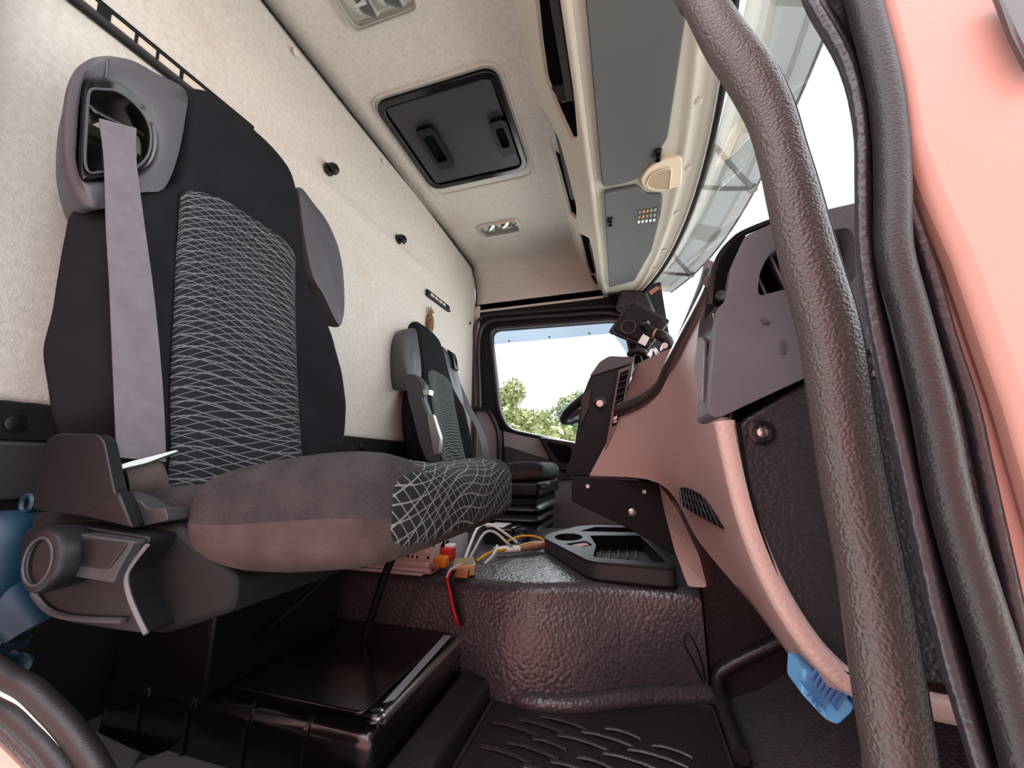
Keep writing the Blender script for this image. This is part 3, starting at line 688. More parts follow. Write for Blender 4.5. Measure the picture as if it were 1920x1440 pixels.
# cushion, split in worn top, skirt and patterned centre
def cushion(seat, yc, side, xs, ztop, patt, mt_top, mt_skirt, xo=0., zo=0.):
    n = 48; m = len(xs)
    fine = []
    X_ = [V((x, hw, zt)) for x, hw, zt, zb in xs]; B_ = [V((x, zb, 0)) for x, hw, zt, zb in xs]
    cx = cat(X_, 4); cb = cat(B_, 4)
    pts = []; keys = {}
    for i in range(len(cx)):
        x, hw, zt = cx[i]; zb = cb[i].y; zc = (zt+zb)/2; hh = (zt-zb)/2; row = []
        for j in range(n):
            t = 2*math.pi*j/n; ct, st_ = math.cos(t), math.sin(t); e = .30
            yy = hw*(abs(ct)**e)*(1 if ct >= 0 else -1); zz = zc+hh*(abs(st_)**.48)*(1 if st_ >= 0 else -1)
            if st_ > 0: zz += .010*sstep(.5, .85, abs(yy)/hw)-.006*(1-sstep(0, .6, abs(yy)/hw))
            row.append(V((x+xo, yc-side*yy, zz+zo)))
        pts.append(row)
    flat = [p for r in pts for p in r]; F = {'cushion_bolster': [], 'inner_bolster': [], 'cushion_skirt': [], 'cushion_panel': []}
    for i in range(len(pts)-1):
        for j in range(n):
            k = (j+1) % n; q = (i*n+j, i*n+k, (i+1)*n+k, (i+1)*n+j)
            tm_ = 2*math.pi*(j+.5)/n; cw = abs(math.cos(tm_))**.30; sn = math.sin(tm_)
            if (cw < .64 and sn > 0) or cx[i][0] > xs[-1][0]-.0046: key = 'cushion_panel'
            elif sn < -.05: key = 'cushion_skirt'
            else: key = 'cushion_bolster' if math.cos(tm_) > 0 else 'inner_bolster'
            F[key].append(q)
    F['cushion_panel'].append(tuple(range((len(pts)-1)*n, len(pts)*n)))
    for key, mm in (('cushion_bolster', mt_top), ('inner_bolster', mt_top), ('cushion_skirt', mt_skirt), ('cushion_panel', patt)):
        used = sorted({v for f in F[key] for v in f}); ix = {v: i for i, v in enumerate(used)}
        uv = [((flat[v].y-yc)*side, flat[v].x-flat[v].z) for v in used]
        o = raw(key, [flat[v] for v in used], [tuple(ix[v] for v in f) for f in F[key]], mm, seat, 80, uv)
        if not F[key]: continue
        if key == 'cushion_panel':
            d = o.modifiers.new('solid', 'SOLIDIFY'); d.thickness = .004; d.offset = 1
    return pts
XS = [(-.60, .17, -.035, -.10), (-.46, .185, -.028, -.10), (-.432, .200, -.022, -.092), (-.41, .209, -.012, -.10), (-.37, .215, -.004, -.106), (-.31, .217, .004, -.104), (-.265, .216, .007, -.099), (-.237, .213, .006, -.095), (-.219, .208, .001, -.090), (-.209, .199, -.007, -.083), (-.203, .182, -.017, -.075), (-.200, .15, -.030, -.063)]
cushion(pseat, .50, 1, XS, 0, CUSH, 'cushion_worn', 'cushion_skirt')
# black plastic side of the seat
S = .272
sh = ext('side_shield', rp(PY(S, (88, 822), (110, 813), (180, 813), (194, 826), (214, 925), (224, 924), (246, 990), (150, 968), (60, 955), (70, 880)), .006), (0, .012, 0), 'black_plastic', pseat, .004)
ext('shield_wedge', PY(S-.003, (222, 926), (245, 990), (148, 968)), (0, .01, 0), 'black_plastic', sh, .002)
ext('rear_bracket', rp(PY(S+.012, (214, 924), (224, 925), (262, 940), (276, 953), (310, 953), (314, 977), (246, 992)), .004), (0, .02, 0), 'dark_grey', pseat, .003)
co = ext('side_cover', rp(PY(S-.004, (38, 1010), (60, 985), (140, 985), (280, 1006), (276, 1022), (236, 1078), (240, 1110), (276, 1190), (200, 1180), (130, 1168), (84, 1145), (60, 1110), (36, 1090)), .008), (0, .03, 0), 'black_plastic', pseat, .006)
ext('seat_pan', rp(PY(S+.02, (60, 960), (320, 978), (440, 1085), (430, 1150), (300, 1192), (100, 1165), (40, 1060)), .01), (0, .42, 0), 'matte_black', pseat, .006)
kc = PY(S-.030, (74, 1052))[0]
kn = lathe('recline_knob', ((.028, .024), (.029, .004), (.027, 0), (.021, -.001), (.020, .002), (.0, .003)), kc, (0, 1, 0), 'black_plastic', pseat, 28)
ringp = [V((kc.x+.0205*math.cos(t), kc.y-.0012, kc.z+.0205*math.sin(t))) for t in [2*math.pi*i/24 for i in range(24)]]
tube('knob_ring', ringp, .0012, 'dark_grey', kn, n=6, smooth_path=0, closed=True)
lv = ext('lever', rp(PY(S-.014, (107, 1058), (120, 1050), (135, 1045), (140, 1000), (252, 1015), (216, 1078), (212, 1094), (108, 1076)), .004), (0, .012, 0), 'dark_grey', pseat, .003)
ext('lever_recess', rp(PY(S-.0155, (142, 1008), (238, 1020), (202, 1068), (140, 1060)), .005), (0, .003, 0), 'black_plastic', lv, .001)
tube('cover_groove', PY(S-.006, (62, 1112), (88, 1142), (120, 1156), (170, 1162), (232, 1164)), .0028, 'dark_grey', co, n=6)
tube('cover_edge', PY(S-.005, (276, 1022), (250, 1055), (237, 1080), (242, 1115), (258, 1155), (274, 1188)), .002, 'mid_grey', co, n=6)
ext('back_shell', rp(PN((1, 0, .2), -.66-.008, (116, 640), (150, 690), (190, 770), (228, 800), (228, 822), (170, 824), (148, 800), (130, 740)), .01), (-.03, .01, 0), 'vinyl', pseat, .006)
# suspension pedestal
box('pedestal', (-.79, .475, ZB+.004), (-.60, .74, -.10), 'black_plastic', pseat, .006)
box('suspension_frame', (-.60, .52, -.15), (-.38, .74, -.10), 'matte_black', pseat, .006)
tube('suspension_strut', [V((-.42, .70, -.12)), V((-.46, .70, -.2)), V((-.50, .70, ZB+.008))], .008, 'black_plastic', pseat, n=8)
tube('suspension_strut', [V((-.42, .56, -.12)), V((-.50, .56, -.2)), V((-.60, .56, -.28))], .008, 'black_plastic', pseat, n=8)
tube('recliner_bar', PY(.70, (632, 850), (640, 868), (648, 885)), .006, 'chrome', pseat, n=8)

# driver's seat
dseat, DT, dfront = make_seat(1.535, -.705, .22, .895, -1, 'black fabric driver seat with folded armrest and black bellows below', FARC, False, -.02)
XD = [(x-.105, hw, zt, zb*.62) for x, hw, zt, zb in XS]
cushion(dseat, 1.62, -1, XD, 0, FARC, 'velour_worn', 'cushion_skirt', 0., .0)
# armrest folded up along the near side of the backrest
arm = [(.270, -.02), (.262, .05), (.285, .16), (.285, .26), (.262, .34), (.235, .365), (.235, .30), (.235, .2), (.235, .05), (.240, -.03)]
ar = ext('armrest', rp(PY(1.265, (762, 700), (780, 702), (797, 722), (792, 745), (812, 800), (822, 842), (812, 868), (798, 866), (784, 830), (772, 780), (762, 740)), .012), (0, .04, 0), 'vinyl_dark', dseat, .010)
ext('armrest_link', rp(PY(1.26, (800, 778), (812, 776), (826, 820), (824, 852), (812, 856)), .006), (0, .02, 0), 'steel', ar, .003)
ext('armrest_cap', rp(PY(1.26, (792, 732), (806, 730), (805, 741), (794, 742)), .003), (0, .03, 0), 'chrome', ar, .002)
sk = box('seat_pan', (-.60, 1.40, -.115), (-.315, 1.84, -.06), 'black_plastic', dseat, .012)
box('slide_lever', (-.315, 1.42, -.085), (-.285, 1.47, -.065), 'dark_grey', dseat, .004)
box('seat_frame', (-.62, 1.42, -.150), (-.33, 1.82, -.115), 'matte_black', dseat, .01)
for i in range(6):
    z = -.160-i*.036; k = .012*(i % 2)
    loft('bellows_fold', [rp([V((-.64+d, 1.41+d, zz)), V((-.31-d-.004*i, 1.41+d, zz)), V((-.31-d-.004*i, 1.83-d, zz)), V((-.64+d, 1.83-d, zz))], .04, 4) for d, zz in ((.028, z+.02), (.002, z+.004), (.0, z-.002), (.028, z-.018))], 'rubber', dseat, smooth=60)
box('base_plate', (-.66, 1.55, ZF), (-.32, 1.85, -.37), 'matte_black', dseat, .006)
# belt guide and belt on the door side of the driver's seat
dg = ext('belt_guide', rp(PY(1.72, (838, 654), (846, 660), (850, 672), (853, 690), (848, 692), (842, 680)), .003), (0, .05, 0), 'black_plastic', dseat, .003)
tube('belt_loop', PY(1.75, (846, 672), (854, 674), (856, 690), (848, 692)), .005, 'gloss_black', dg, n=8, closed=True)
ribbon('belt_strap', [PY(1.78, (849, 697))[0], PY(1.80, (860, 725))[0], PY(1.82, (878, 765))[0], PY(1.84, (897, 800))[0], PY(1.84, (908, 835))[0], PY(1.84, (912, 868))[0]], [V((.5, 1, 0))]*6, .048, .002, 'vinyl_dark', dseat, 5)

# ================================================================ DASHBOARD
D = thing('dashboard', 'beige and black dashboard, red bounce tinted into the beige, with end vent pod and black centre console', 'dashboard', (.2, 1.0, -.15))
def at(y, px, py): return PY(y, (px, py))[0]
cols = [(.305, [(1338, 590), (1375, 800), (1450, 1080), (1600, 1308)]), (.42, [(1318, 575), (1345, 800), (1410, 1060), (1500, 1252)]),
        (.55, [(1292, 622), (1315, 810), (1360, 1000), (1410, 1135)]), (.72, [(1258, 690), (1272, 810), (1288, 920), (1310, 1015)]),
        (.85, [(1213, 748), (1215, 800), (1222, 860), (1235, 906)]), (.97, [(1163, 772), (1145, 810), (1122, 852), (1100, 891)])]
G = []
for y, ps in cols:
    c = [at(y, *p) for p in ps]; c = [c[0]+V((.22, 0, .01))]+cat(c, 6)+[c[-1]+V((.03, 0, -.004)), c[-1]+V((.26, 0, .03))]; G.append(c)
m_ = len(G[0]); rows = [cat([g[i] for g in G], 6) for i in range(m_)]
loft('dash_panel', rows, 'dash_beige', D, closed=False, cap=False, smooth=70)
# gloss rim along the top edge and the brown tray face behind it
rimp = [at(.965, 1158, 772), at(.87, 1205, 752), at(.80, 1238, 728), at(.72, 1260, 683), at(.55, 1292, 618), at(.42, 1318, 566), at(.34, 1333, 528)]
tube('upper_rim', rimp, [.014, .014, .014, .013, .011, .009, .006], 'rim_gloss', D, n=10)
tube('rim_line', [p*.99+V((0, 0, .016)) for p in rimp], [.004]*7, 'mid_grey', D, n=6)
ext('tray_face', rp([at(1.0, 1192, 683), at(.95, 1262, 650), at(.86, 1246, 712), at(.84, 1232, 735), at(.955, 1168, 752)], .012), (.03, .05, .0), 'brown_gloss', D, .004)
ext('dash_body', [V((.10, .33, .02)), V((.10, .33, .13)), V((.20, .33, .165)), V((.44, .33, .12)), V((.44, .33, -.1)), V((.2, .33, -.1))], (0, 1.80, 0), 'matte_black', D, .01)
ext('driver_dash', [V((-.02, 1.34, .0)), V((-.05, 1.34, .20)), V((.05, 1.34, .24)), V((.42, 1.34, .13)), V((.42, 1.34, -.1)), V((.1, 1.34, -.12))], (0, .80, 0), 'black_plastic', D, .02)
# end vent pod (faces the doorway)
E0 = .300
pod = rp(PY(E0, (1344, 578), (1360, 566), (1371, 500), (1397, 442), (1460, 413), (1640, 372), (1660, 640), (1515, 706), (1347, 784), (1328, 778)), .004)
vent = rp(PY(E0, (1420, 557), (1424, 512), (1440, 478), (1475, 452), (1590, 425), (1602, 440), (1606, 525), (1560, 545), (1470, 542)), .006)
pd = ext('vent_pod', pod, (0, .05, 0), 'pod_grey', D, .004, holes=(vent,))
ext('vent_cavity', inset(vent, 1.04, .030), (0, .01, 0), 'void', pd, 0)
ext('vent_ledge', PY(E0+.006, (1416, 566), (1424, 552), (1480, 540), (1560, 542), (1605, 525), (1605, 570), (1520, 590)), (0, .018, 0), 'pod_grey', pd, .002)
for a, b in (((1437, 474), (1476, 556)), ((1420, 524), (1437, 562)), ((1505, 440), (1530, 500)), ((1566, 428), (1600, 482))):
    p, q = PY(E0+.016, a, b); ribbon('vent_slat', [p, (p+q)/2, q], [V((.3, 1, .1))]*3, .022, .0016, 'pod_grey', pd, 2)
ext('side_slot', rp(PY(E0+.012, (1333, 570), (1340, 510), (1362, 470), (1396, 436), (1400, 448), (1374, 500), (1364, 560), (1346, 580)), .004), (0, .03, 0), 'void', pd, .001)
tube('slot_rim', PY(E0+.004, (1331, 572), (1336, 520), (1352, 478), (1376, 450), (1400, 434), (1460, 410)), .0026, 'gloss_black', pd, n=6)
lathe('slot_screw', ((.004, 0), (.004, .003), (.002, .003), (0, .002)), at(E0+.010, 1351, 556), (0, -1, 0), 'dark_grey', pd, 12)
ext('pod_return', rp([at(.302, 1347, 783), at(.302, 1328, 779), at(.36, 1301, 690), at(.37, 1312, 600), at(.36, 1326, 560), at(.302, 1344, 576)], .004), (.012, .01, 0), 'rim_gloss', pd, .002)
ext('return_inlay', rp([at(.318, 1324, 760), at(.34, 1306, 690), at(.345, 1316, 630), at(.322, 1327, 640)], .006), (-.003, -.002, 0), 'mid_grey', pd, .001)
tube('scuff', PY(E0-.0004, (1428, 598), (1434, 606), (1442, 604)), .0012, 'dark_grey', pd, n=5)
tube('scuff', PY(E0-.0004, (1468, 640), (1470, 652), (1469, 664)), .0010, 'dark_grey', pd, n=5)
# grained black end panel with its recessed screw
E1 = .306
ep_o = rp(PY(E1, (1383, 792), (1515, 714), (1660, 648), (1720, 900), (1800, 1290), (1600, 1272), (1540, 1222), (1480, 1136), (1430, 1012), (1400, 905)), .008)
ep = ext('end_panel', ep_o, (0, .04, 0), 'leather_black', D, .003)
sc_ = at(E1-.001, 1429, 811)
lathe('screw_well', ((.0085, .002), (.0085, -.0008), (.0065, -.0012), (.0062, .0025), (.0, .0028)), sc_, (0, 1, 0), 'gloss_black', ep, 20)
s1 = lathe('screw', ((.0038, 0), (.0034, -.0022), (0, -.003)), sc_+V((0, .001, 0)), (0, 1, 0), 'chrome', ep, 14)
lathe('screw', ((.003, 0), (.0028, -.0016), (0, -.002)), at(E1-.001, 1642, 701), (0, 1, 0), 'chrome', ep, 12)
# rolled beige edge round the end panel
tube('edge_roll', [at(.303, 1358, 790), at(.303, 1377, 880), at(.303, 1405, 985), at(.303, 1450, 1095), at(.303, 1510, 1195), at(.303, 1575, 1265), at(.303, 1640, 1298), at(.303, 1720, 1318), at(.303, 1800, 1334)], .0068, 'dash_beige', D, n=12)
tube('edge_gap', [at(.2985, 1384, 792), at(.2985, 1400, 900), at(.2985, 1430, 1010), at(.2985, 1482, 1138), at(.2985, 1542, 1225), at(.2985, 1602, 1274)], .0014, 'void', D, n=6)
# air grille in the beige panel
gq = [at(.745, 1272, 912), at(.64, 1325, 930), at(.552, 1358, 995), at(.735, 1276, 948)]; gq = [p*.975 for p in gq]
gr = ext('air_grille', rp(gq, .012), (.02, .012, 0), 'black_plastic', D, .002)
for i in range(9):
    t = (i+.7)/9.4; a = gq[0]*(1-t)+gq[1]*t; b = gq[3]*(1-t)+gq[2]*t
    ribbon('grille_slat', [a*.996+(b-a)*.06, a*.996+(b-a)*.5, a*.996+(b-a)*.94], [V((.3, 1, 0))]*3, .006, .0015, 'dark_grey', gr, 2)
for t in (.33, .66):
    a = gq[0]*(1-t)+gq[3]*t; b = gq[1]*(1-t)+gq[2]*t
    ribbon('grille_bar', [a*.995, (a+b)*.4975, b*.995], [V((0, 0, 1))]*3, .003, .001, 'dark_grey', gr, 2)
# lower black bracket plate, brown leg
bk = ext('bracket_plate', rp(PY(.93, (1072, 893), (1232, 905), (1250, 960), (1266, 1042), (1180, 992), (1072, 940)), .006), (0, .02, 0), 'matte_black', D, .003)
for p in ((1102, 912), (1208, 922)):
    q = at(.928, *p); box('bracket_hole', (q.x-.004, q.y-.003, q.z-.004), (q.x+.004, q.y+.003, q.z+.004), 'paper_white', bk, .001)
lathe('bracket_stud', ((.009, 0), (.009, .003), (.006, .005), (0, .005)), at(.93, 1185, 961), (0, -1, 0), 'steel', bk, 18)
ext('support_leg', rp([at(.90, 1235, 906), at(.82, 1272, 962), at(.80, 1310, 1040), at(.79, 1326, 1102), at(.80, 1290, 1100), at(.86, 1264, 1030), at(.91, 1246, 960)], .006), (.03, .07, 0), 'dash_beige', D, .006)
# centre console tower
K = .965
st = ext('centre_console', rp(PY(K, (1060, 886), (1078, 832), (1092, 742), (1106, 706), (1186, 682), (1172, 756), (1157, 812), (1106, 894), (1066, 893)), .008), (-.01, .36, 0), 'matte_black', D, .008)
ext('console_cap', rp([at(K-.004, 1104, 707), at(K-.004, 1124, 678), at(K-.004, 1142, 667), at(K-.004, 1192, 669), at(K-.004, 1186, 681)], .008), (-.01, .38, .01), 'dark_grey', st, .006)
ext('console_lip', rp(PY(K-.006, (1090, 745), (1098, 735), (1108, 730), (1104, 765), (1088, 800)), .003), (0, .30, 0), 'black_plastic', st, .003)
bt = at(K-.002, 1125, 757)
lathe('key_button', ((.017, .003), (.017, -.001), (.012, -.002), (.010, -.004), (0, -.004)), bt, (0, 1, 0), 'black_plastic', st, 20)
lathe('button_plate', ((.0085, 0), (.0085, -.0015), (0, -.002)), bt+V((.0, -.004, 0)), (0, 1, 0), 'steel', st, 16)
vp = ext('console_vent', rp(PY(K-.010, (1160, 694), (1183, 684), (1171, 756), (1158, 808), (1134, 846), (1146, 780)), .004), (0, .012, 0), 'rim_gloss', st, .002)
ext('vent_throat', rp(PY(K-.011, (1163, 699), (1179, 692), (1168, 755), (1157, 795), (1147, 800), (1154, 750)), .003), (0, .004, 0), 'void', vp, 0)
for i in range(8):
    t = i/7.6; a = at(K-.013, 1161-13*t, 705+92*t); b = at(K-.013, 1178-20*t, 700+90*t)
    ribbon('vent_slat', [a, (a+b)/2, b], [V((0, 1, .5))]*3, .008, .0014, 'dark_grey', vp, 2)
ext('vent_wheel', PY(K-.014, (1150, 782), (1158, 778), (1157, 792), (1149, 794)), (0, .005, 0), 'steel', vp, .001)

# steering wheel on the driver's side
wc = V((-.055, 1.60, .285)); tl = R(28)
ax = V((-math.sin(tl), 0, math.cos(tl))); e1 = V((math.cos(tl), 0, math.sin(tl))); e2 = V((0, 1, 0))
sw = thing('steering_wheel', 'black steering wheel with padded rim peeping past the centre console', 'steering wheel', wc)
tube('rim', [wc+e1*.215*math.cos(t)+e2*.215*math.sin(t) for t in [2*math.pi*i/36 for i in range(36)]], .0185, 'leather_black', sw, n=12, smooth_path=0, closed=True)
lathe('hub', ((.0, .02), (.06, .012), (.075, -.01), (.06, -.04), (.0, -.05)), wc, ax, 'black_plastic', sw, 24)
for t in (0, 120, 240):
    d = e1*math.cos(R(t+180))+e2*math.sin(R(t+180)); ribbon('spoke', [wc+d*.05, wc+d*.13, wc+d*.21], [ax.cross(d)]*3, .04, .014, 'black_plastic', sw, 2)
tube('column', [wc-ax*.03, wc-ax*.06, wc-ax*.09], .035, 'matte_black', sw, n=12)
# tablet on its arm
tq = PY(1.12, (1184, 560), (1256, 605), (1214, 656), (1140, 620)); tq = [tq[0]+V((0, .0, 0)), tq[1]+V((.0, -.02, 0)), tq[2]+V((0, -.01, 0)), tq[3]+V((0, .01, 0))]
tb = thing('tablet_screen', 'black tablet seen from behind tilted on a clamp arm above the dashboard', 'tablet', sum(tq, V())/4-V((0, 0, .05)))
tw = ext('tablet_case', rp(tq, .008), (0, .012, 0), 'black_plastic', tb, .003)
ext('back_plate', rp(inset(tq, .86, -.006), .012), (0, .008, 0), 'matte_black', tb, .004)
cq = PY(1.105, (1178, 613))[0]
tube('speaker_ring', [cq+V((.020*math.cos(t), 0, .020*math.sin(t))) for t in [2*math.pi*i/20 for i in range(20)]], .0022, 'dark_grey', tw, n=6, smooth_path=0, closed=True)
ext('label_plate', PY(1.103, (1206, 626), (1218, 633), (1210, 649), (1196, 642)), (0, .002, 0), 'paper_white', tw, 0)
for t, (a, b) in enumerate(((0, 1), (1, 2), (2, 3), (3, 0))):
    for k in (.15, .5, .85):
        q = tq[a]*(1-k)+tq[b]*k; c = sum(tq, V())/4; q = q+(c-q)*.05
        lathe('case_screw', ((.003, 0), (.003, .002), (0, .002)), q+V((0, -.001, 0)), (0, -1, 0), 'dark_grey', tw, 8)
kn_ = lathe('ball_mount', ((.012, .0), (.015, -.006), (.013, -.014), (.008, -.018), (0, -.02)), PY(1.105, (1210, 610))[0], (0, 1, 0), 'gloss_black', tb, 18)
tube('mount_stem', [PY(1.09, (1212, 612))[0], PY(1.07, (1222, 620))[0], PY(1.06, (1230, 626))[0]], .010, 'black_plastic', tb, n=10)
lathe('clamp_ring', ((.010, -.004), (.015, -.004), (.015, .004), (.010, .004)), PY(1.06, (1230, 627))[0], (.8, -.2, -.5), 'copper', tb, 18)
tube('clamp_arm', [PY(1.06, (1230, 626))[0], PY(1.05, (1243, 632))[0], PY(1.05, (1252, 642))[0], PY(1.06, (1256, 662))[0], PY(1.07, (1252, 690))[0]], [.014, .016, .016, .013, .014], 'black_plastic', tb, n=12)
lathe('clamp_bolt', ((.008, -.02), (.008, .02), (0, .02)), PY(1.04, (1245, 652))[0], (0, 1, 0), 'chrome', tb, 12)
tube('clamp_base', [PY(1.10, (1180, 668))[0], PY(1.09, (1190, 658))[0], PY(1.09, (1204, 660))[0], PY(1.10, (1212, 672))[0], PY(1.12, (1216, 690))[0]], .011, 'black_plastic', tb, n=10)
tube('clamp_leg', [PY(1.06, (1215, 668))[0], PY(1.06, (1224, 655))[0], PY(1.06, (1232, 668))[0], PY(1.07, (1236, 690))[0]], .007, 'chrome', tb, n=8)

# ================================================================ NEAR DOORWAY: GRAB HANDLE, SEALS, PAINTED PILLAR
hy = .25
hpx = [(1280, -60, 33), (1315, 0, 33), (1357, 73, 37), (1408, 146, 40), (1445, 219, 39), (1467, 292, 39), (1486, 365, 42), (1504, 438, 44), (1522, 510, 46), (1554, 626, 48), (1577, 772, 48), (1601, 918, 50), (1630, 1061, 51), (1653, 1207, 54), (1675, 1353, 55), (1689, 1440, 55), (1705, 1540, 55)]
gh = thing('grab_handle', 'long leather-grained grab handle curving up the front edge of the near doorway', 'grab handle', PY(hy, (1640, 1150))[0])
hpts = [at(hy, a, b) for a, b, r_ in hpx]; lo = hpts[-1]
hr = [r_*(hy/ray(a, b).y)/FPX for a, b, r_ in hpx]
hpts = [V((.0, .178, .962)), V((-.005, .195, .84)), V((.01, .235, .60))]+hpts+[lo+V((.012, -.02, -.07)), lo+V((.03, -.06, -.12))]; hr = [hr[0]]*3+hr+[hr[-1]]*2
tube('grip', hpts, hr, 'leather_handle', gh, n=20, smooth_path=5)
tube('grip_seam', [p+V((r_*.72, -r_*.60, 0)) for p, r_ in zip(hpts, hr)], .0012, 'rubber', gh, n=6)
for p, s in ((hpts[0], 1), (hpts[-1], -1)):
    lathe('mount_foot', ((.0, -.02), (.020, -.02), (.022, 0), (.018, .015), (.0, .015)), p+V((.004, .02, s*.012)), (.2, 1, s*.4), 'black_plastic', gh, 18)
SY = .165
lip = [(1505, -50), (1522, 0), (1584, 109), (1612, 219), (1616, 328), (1618, 430), (1624, 500), (1640, 607), (1676, 772), (1708, 920), (1767, 1188), (1840, 1440), (1860, 1510)]
mn = [(1595, -60), (1617, 0), (1655, 146), (1670, 255), (1674, 365), (1676, 474), (1709, 607), (1749, 772), (1778, 925), (1821, 1079), (1872, 1243), (1925, 1440), (1945, 1520)]
edge = [(1630, -60), (1652, 0), (1696, 175), (1703, 292), (1708, 385), (1748, 505), (1781, 626), (1822, 753), (1848, 870), (1894, 1079), (1935, 1260), (1985, 1440), (2005, 1520)]
sl = thing('door_seal', 'black ribbed rubber door seal curving down the front edge of the near doorway', 'door seal', at(SY, 1800, 1150))
tube('seal_lip', PY(SY+.004, *lip), .0022, 'rubber', sl, n=8)
tube('seal_lip', PY(SY+.010, *[(a+9, b) for a, b in lip]), .0030, 'seal_rubber', sl, n=8)
tube('seal_bulb', PY(SY, *mn), .0062, 'seal_rubber', sl, n=14, flat=.85)
a_ = cat(PY(SY+.014, *lip), 4); b_2 = cat(PY(SY+.014, *mn), 4)
loft('seal_channel', [[p, q, q+V((0, .006, 0)), p+V((0, .006, 0))] for p, q in zip(a_, b_2)], 'rubber', sl, smooth=30)
a_ = cat(PY(SY+.004, *mn), 4); b_2 = cat(PY(SY+.004, *edge), 4)
loft('seal_flange', [[p, q, q+V((0, .008, 0)), p+V((0, .008, 0))] for p, q in zip(a_, b_2)], 'rubber', sl, smooth=30)
tube('flange_bead', PY(SY+.003, *[(a-4, b) for a, b in edge[4:]]), .0022, 'rubber', sl, n=8)
# painted pillar
ed = PY(SY+.008, *edge)
top = V((.07, SY+.008, 1.05)); bot = V((.08, SY+.008, -1.0))
pil_o = [V((ed[0].x-.005, SY+.008, .40)), *ed, V((ed[-1].x, SY+.008, -.7)), V((.34, SY+.008, -.7)), V((.34, SY+.008, .98)), V((ed[0].x+.02, SY+.008, .98))]
pil_o = [V((ed[0].x-.02, SY+.008, .98))]+pil_o[1:-1]+[V((.34, SY+.008, .98))][:0]+[V((.34, SY+.008, .98))]
struct(ext('wall_near_front', pil_o, (0, .012, 0), 'paint_jamb', bevel=.001), 'salmon painted front pillar of the near doorway')
crease = PY(SY-.004, (1655, 0), (1690, 140), (1708, 260), (1745, 360), (1800, 480), (1850, 620), (1900, 760), (1940, 900), (2000, 1100))
dp = [crease[0]+V((-.004, 0, .02))]+crease+[V((crease[-1].x+.01, SY-.004, -.5)), V((.30, SY-.004, -.5)), V((.30, SY-.004, .9)), V((crease[0].x-.012, SY-.004, .9))]
tag(ext('painted_door_edge', dp, (0, .012, 0), 'painted_red', bevel=.004), 'smooth salmon red painted door jamb beside the black seal', 'door jamb')
tag(ext('hinge_cover', PY(SY-.010, (1868, -20), (1900, 60), (1932, 125), (1990, 125), (1990, -40)), (0, .003, 0), 'rim_gloss', bevel=.001), 'dark maroon cover at the top of the painted jamb', 'hinge cover')
# lower rear corner of the doorway: seal and painted lip
dq = [(-80, 1235), (0, 1290), (40, 1312), (75, 1345), (110, 1382), (152, 1440), (180, 1490)]
ls = thing('lower_door_seal', 'black rubber seal with a pale bead round the lower rear corner of the near doorway', 'door seal', at(.24, 110, 1382))
tube('seal_bulb', [at(.238, a+14, b-22) for a, b in dq], .0085, 'seal_rubber', ls, n=12)
tube('seal_bead', [at(.232, a, b+8) for a, b in dq], .0020, 'white_plastic', ls, n=8)
tube('seal_lip', [at(.230, a-14, b+30) for a, b in dq], .0075, 'seal_rubber', ls, n=10)
tube('seal_lip', [at(.226, a-34, b+54) for a, b in dq], .0050, 'rubber', ls, n=10)
pq = [at(.225, a-52, b+78) for a, b in dq]
struct(loft('wall_near_lower', [[p, p+V((-.10, -.01, -.12)), p+V((-.10, .01, -.12)), p+V((0, .012, 0))] for p in cat(pq, 4)], 'paint_jamb', smooth=60), 'salmon painted sill below the near door seal')

# ================================================================ THINGS ON ROOF AND REAR WALL
# roof hatch
h0, h1, g0, g1 = -.800, -.335, .945, 1.40; zc = ZC-.001
hat = thing('roof_hatch', 'black square roof hatch with two moulded grips', 'hatch', ((h0+h1)/2, (g0+g1)/2, zc))
ho = rp([V((h0, g0, zc)), V((h1, g0, zc)), V((h1, g1, zc)), V((h0, g1, zc))], .055, 6)
hi = rp([V((h0+.022, g0+.022, zc)), V((h1-.022, g0+.022, zc)), V((h1-.022, g1-.022, zc)), V((h0+.022, g1-.022, zc))], .045, 6)
ext('hatch_frame', ho, (0, 0, -.016), 'gloss_black', hat, .005, holes=(hi,))
notch = [V((h0+.030, g0+.030, zc)), V((h1-.030, g0+.030, zc)), V((h1-.030, 1.13, zc)), V((h1-.085, 1.13, zc)), V((h1-.085, 1.275, zc)), V((h1-.030, 1.275, zc)), V((h1-.030, g1-.030, zc)), V((h0+.030, g1-.030, zc))]
ext('hatch_panel', rp(notch, .016, 4), (0, 0, -.010), 'dark_grey', hat, .004)
box('hatch_backing', (h0+.015, g0+.015, zc-.003), (h1-.015, g1-.015, zc+.01), 'void', hat, 0)
def grip(x, y0, y1, w_):
    o = rp([V((x-w_/2, y0, zc-.008)), V((x+w_/2, y0, zc-.008)), V((x+w_/2, y1, zc-.008)), V((x-w_/2, y1, zc-.008))], .022, 5)
    i_ = rp([V((x-w_/2+.016, y0+.03, zc-.008)), V((x+w_/2-.016, y0+.03, zc-.008)), V((x+w_/2-.016, y1-.04, zc-.008)), V((x-w_/2+.016, y1-.04, zc-.008))], .014, 5)
    g = ext('grip', o, (0, 0, -.022), 'black_plastic', hat, .006, holes=(i_,))
    ext('grip_well', inset(i_, 1.05), (0, 0, -.004), 'void', g, 0)
grip(-.668, 1.075, 1.28, .078); grip(h1-.057, 1.120, 1.285, .066)
# recessed skirt of the liner round the hatch
tag(tube('hatch_surround', rp([V((h0-.012, g0-.012, ZC-.001)), V((h1+.012, g0-.012, ZC-.001)), V((h1+.012, g1+.055, ZC-.001)), V((h0-.012, g1+.055, ZC-.001))], .06, 5), .006, 'liner', n=8, smooth_path=0, closed=True), 'soft raised liner edge framing the black roof hatch', 'trim')
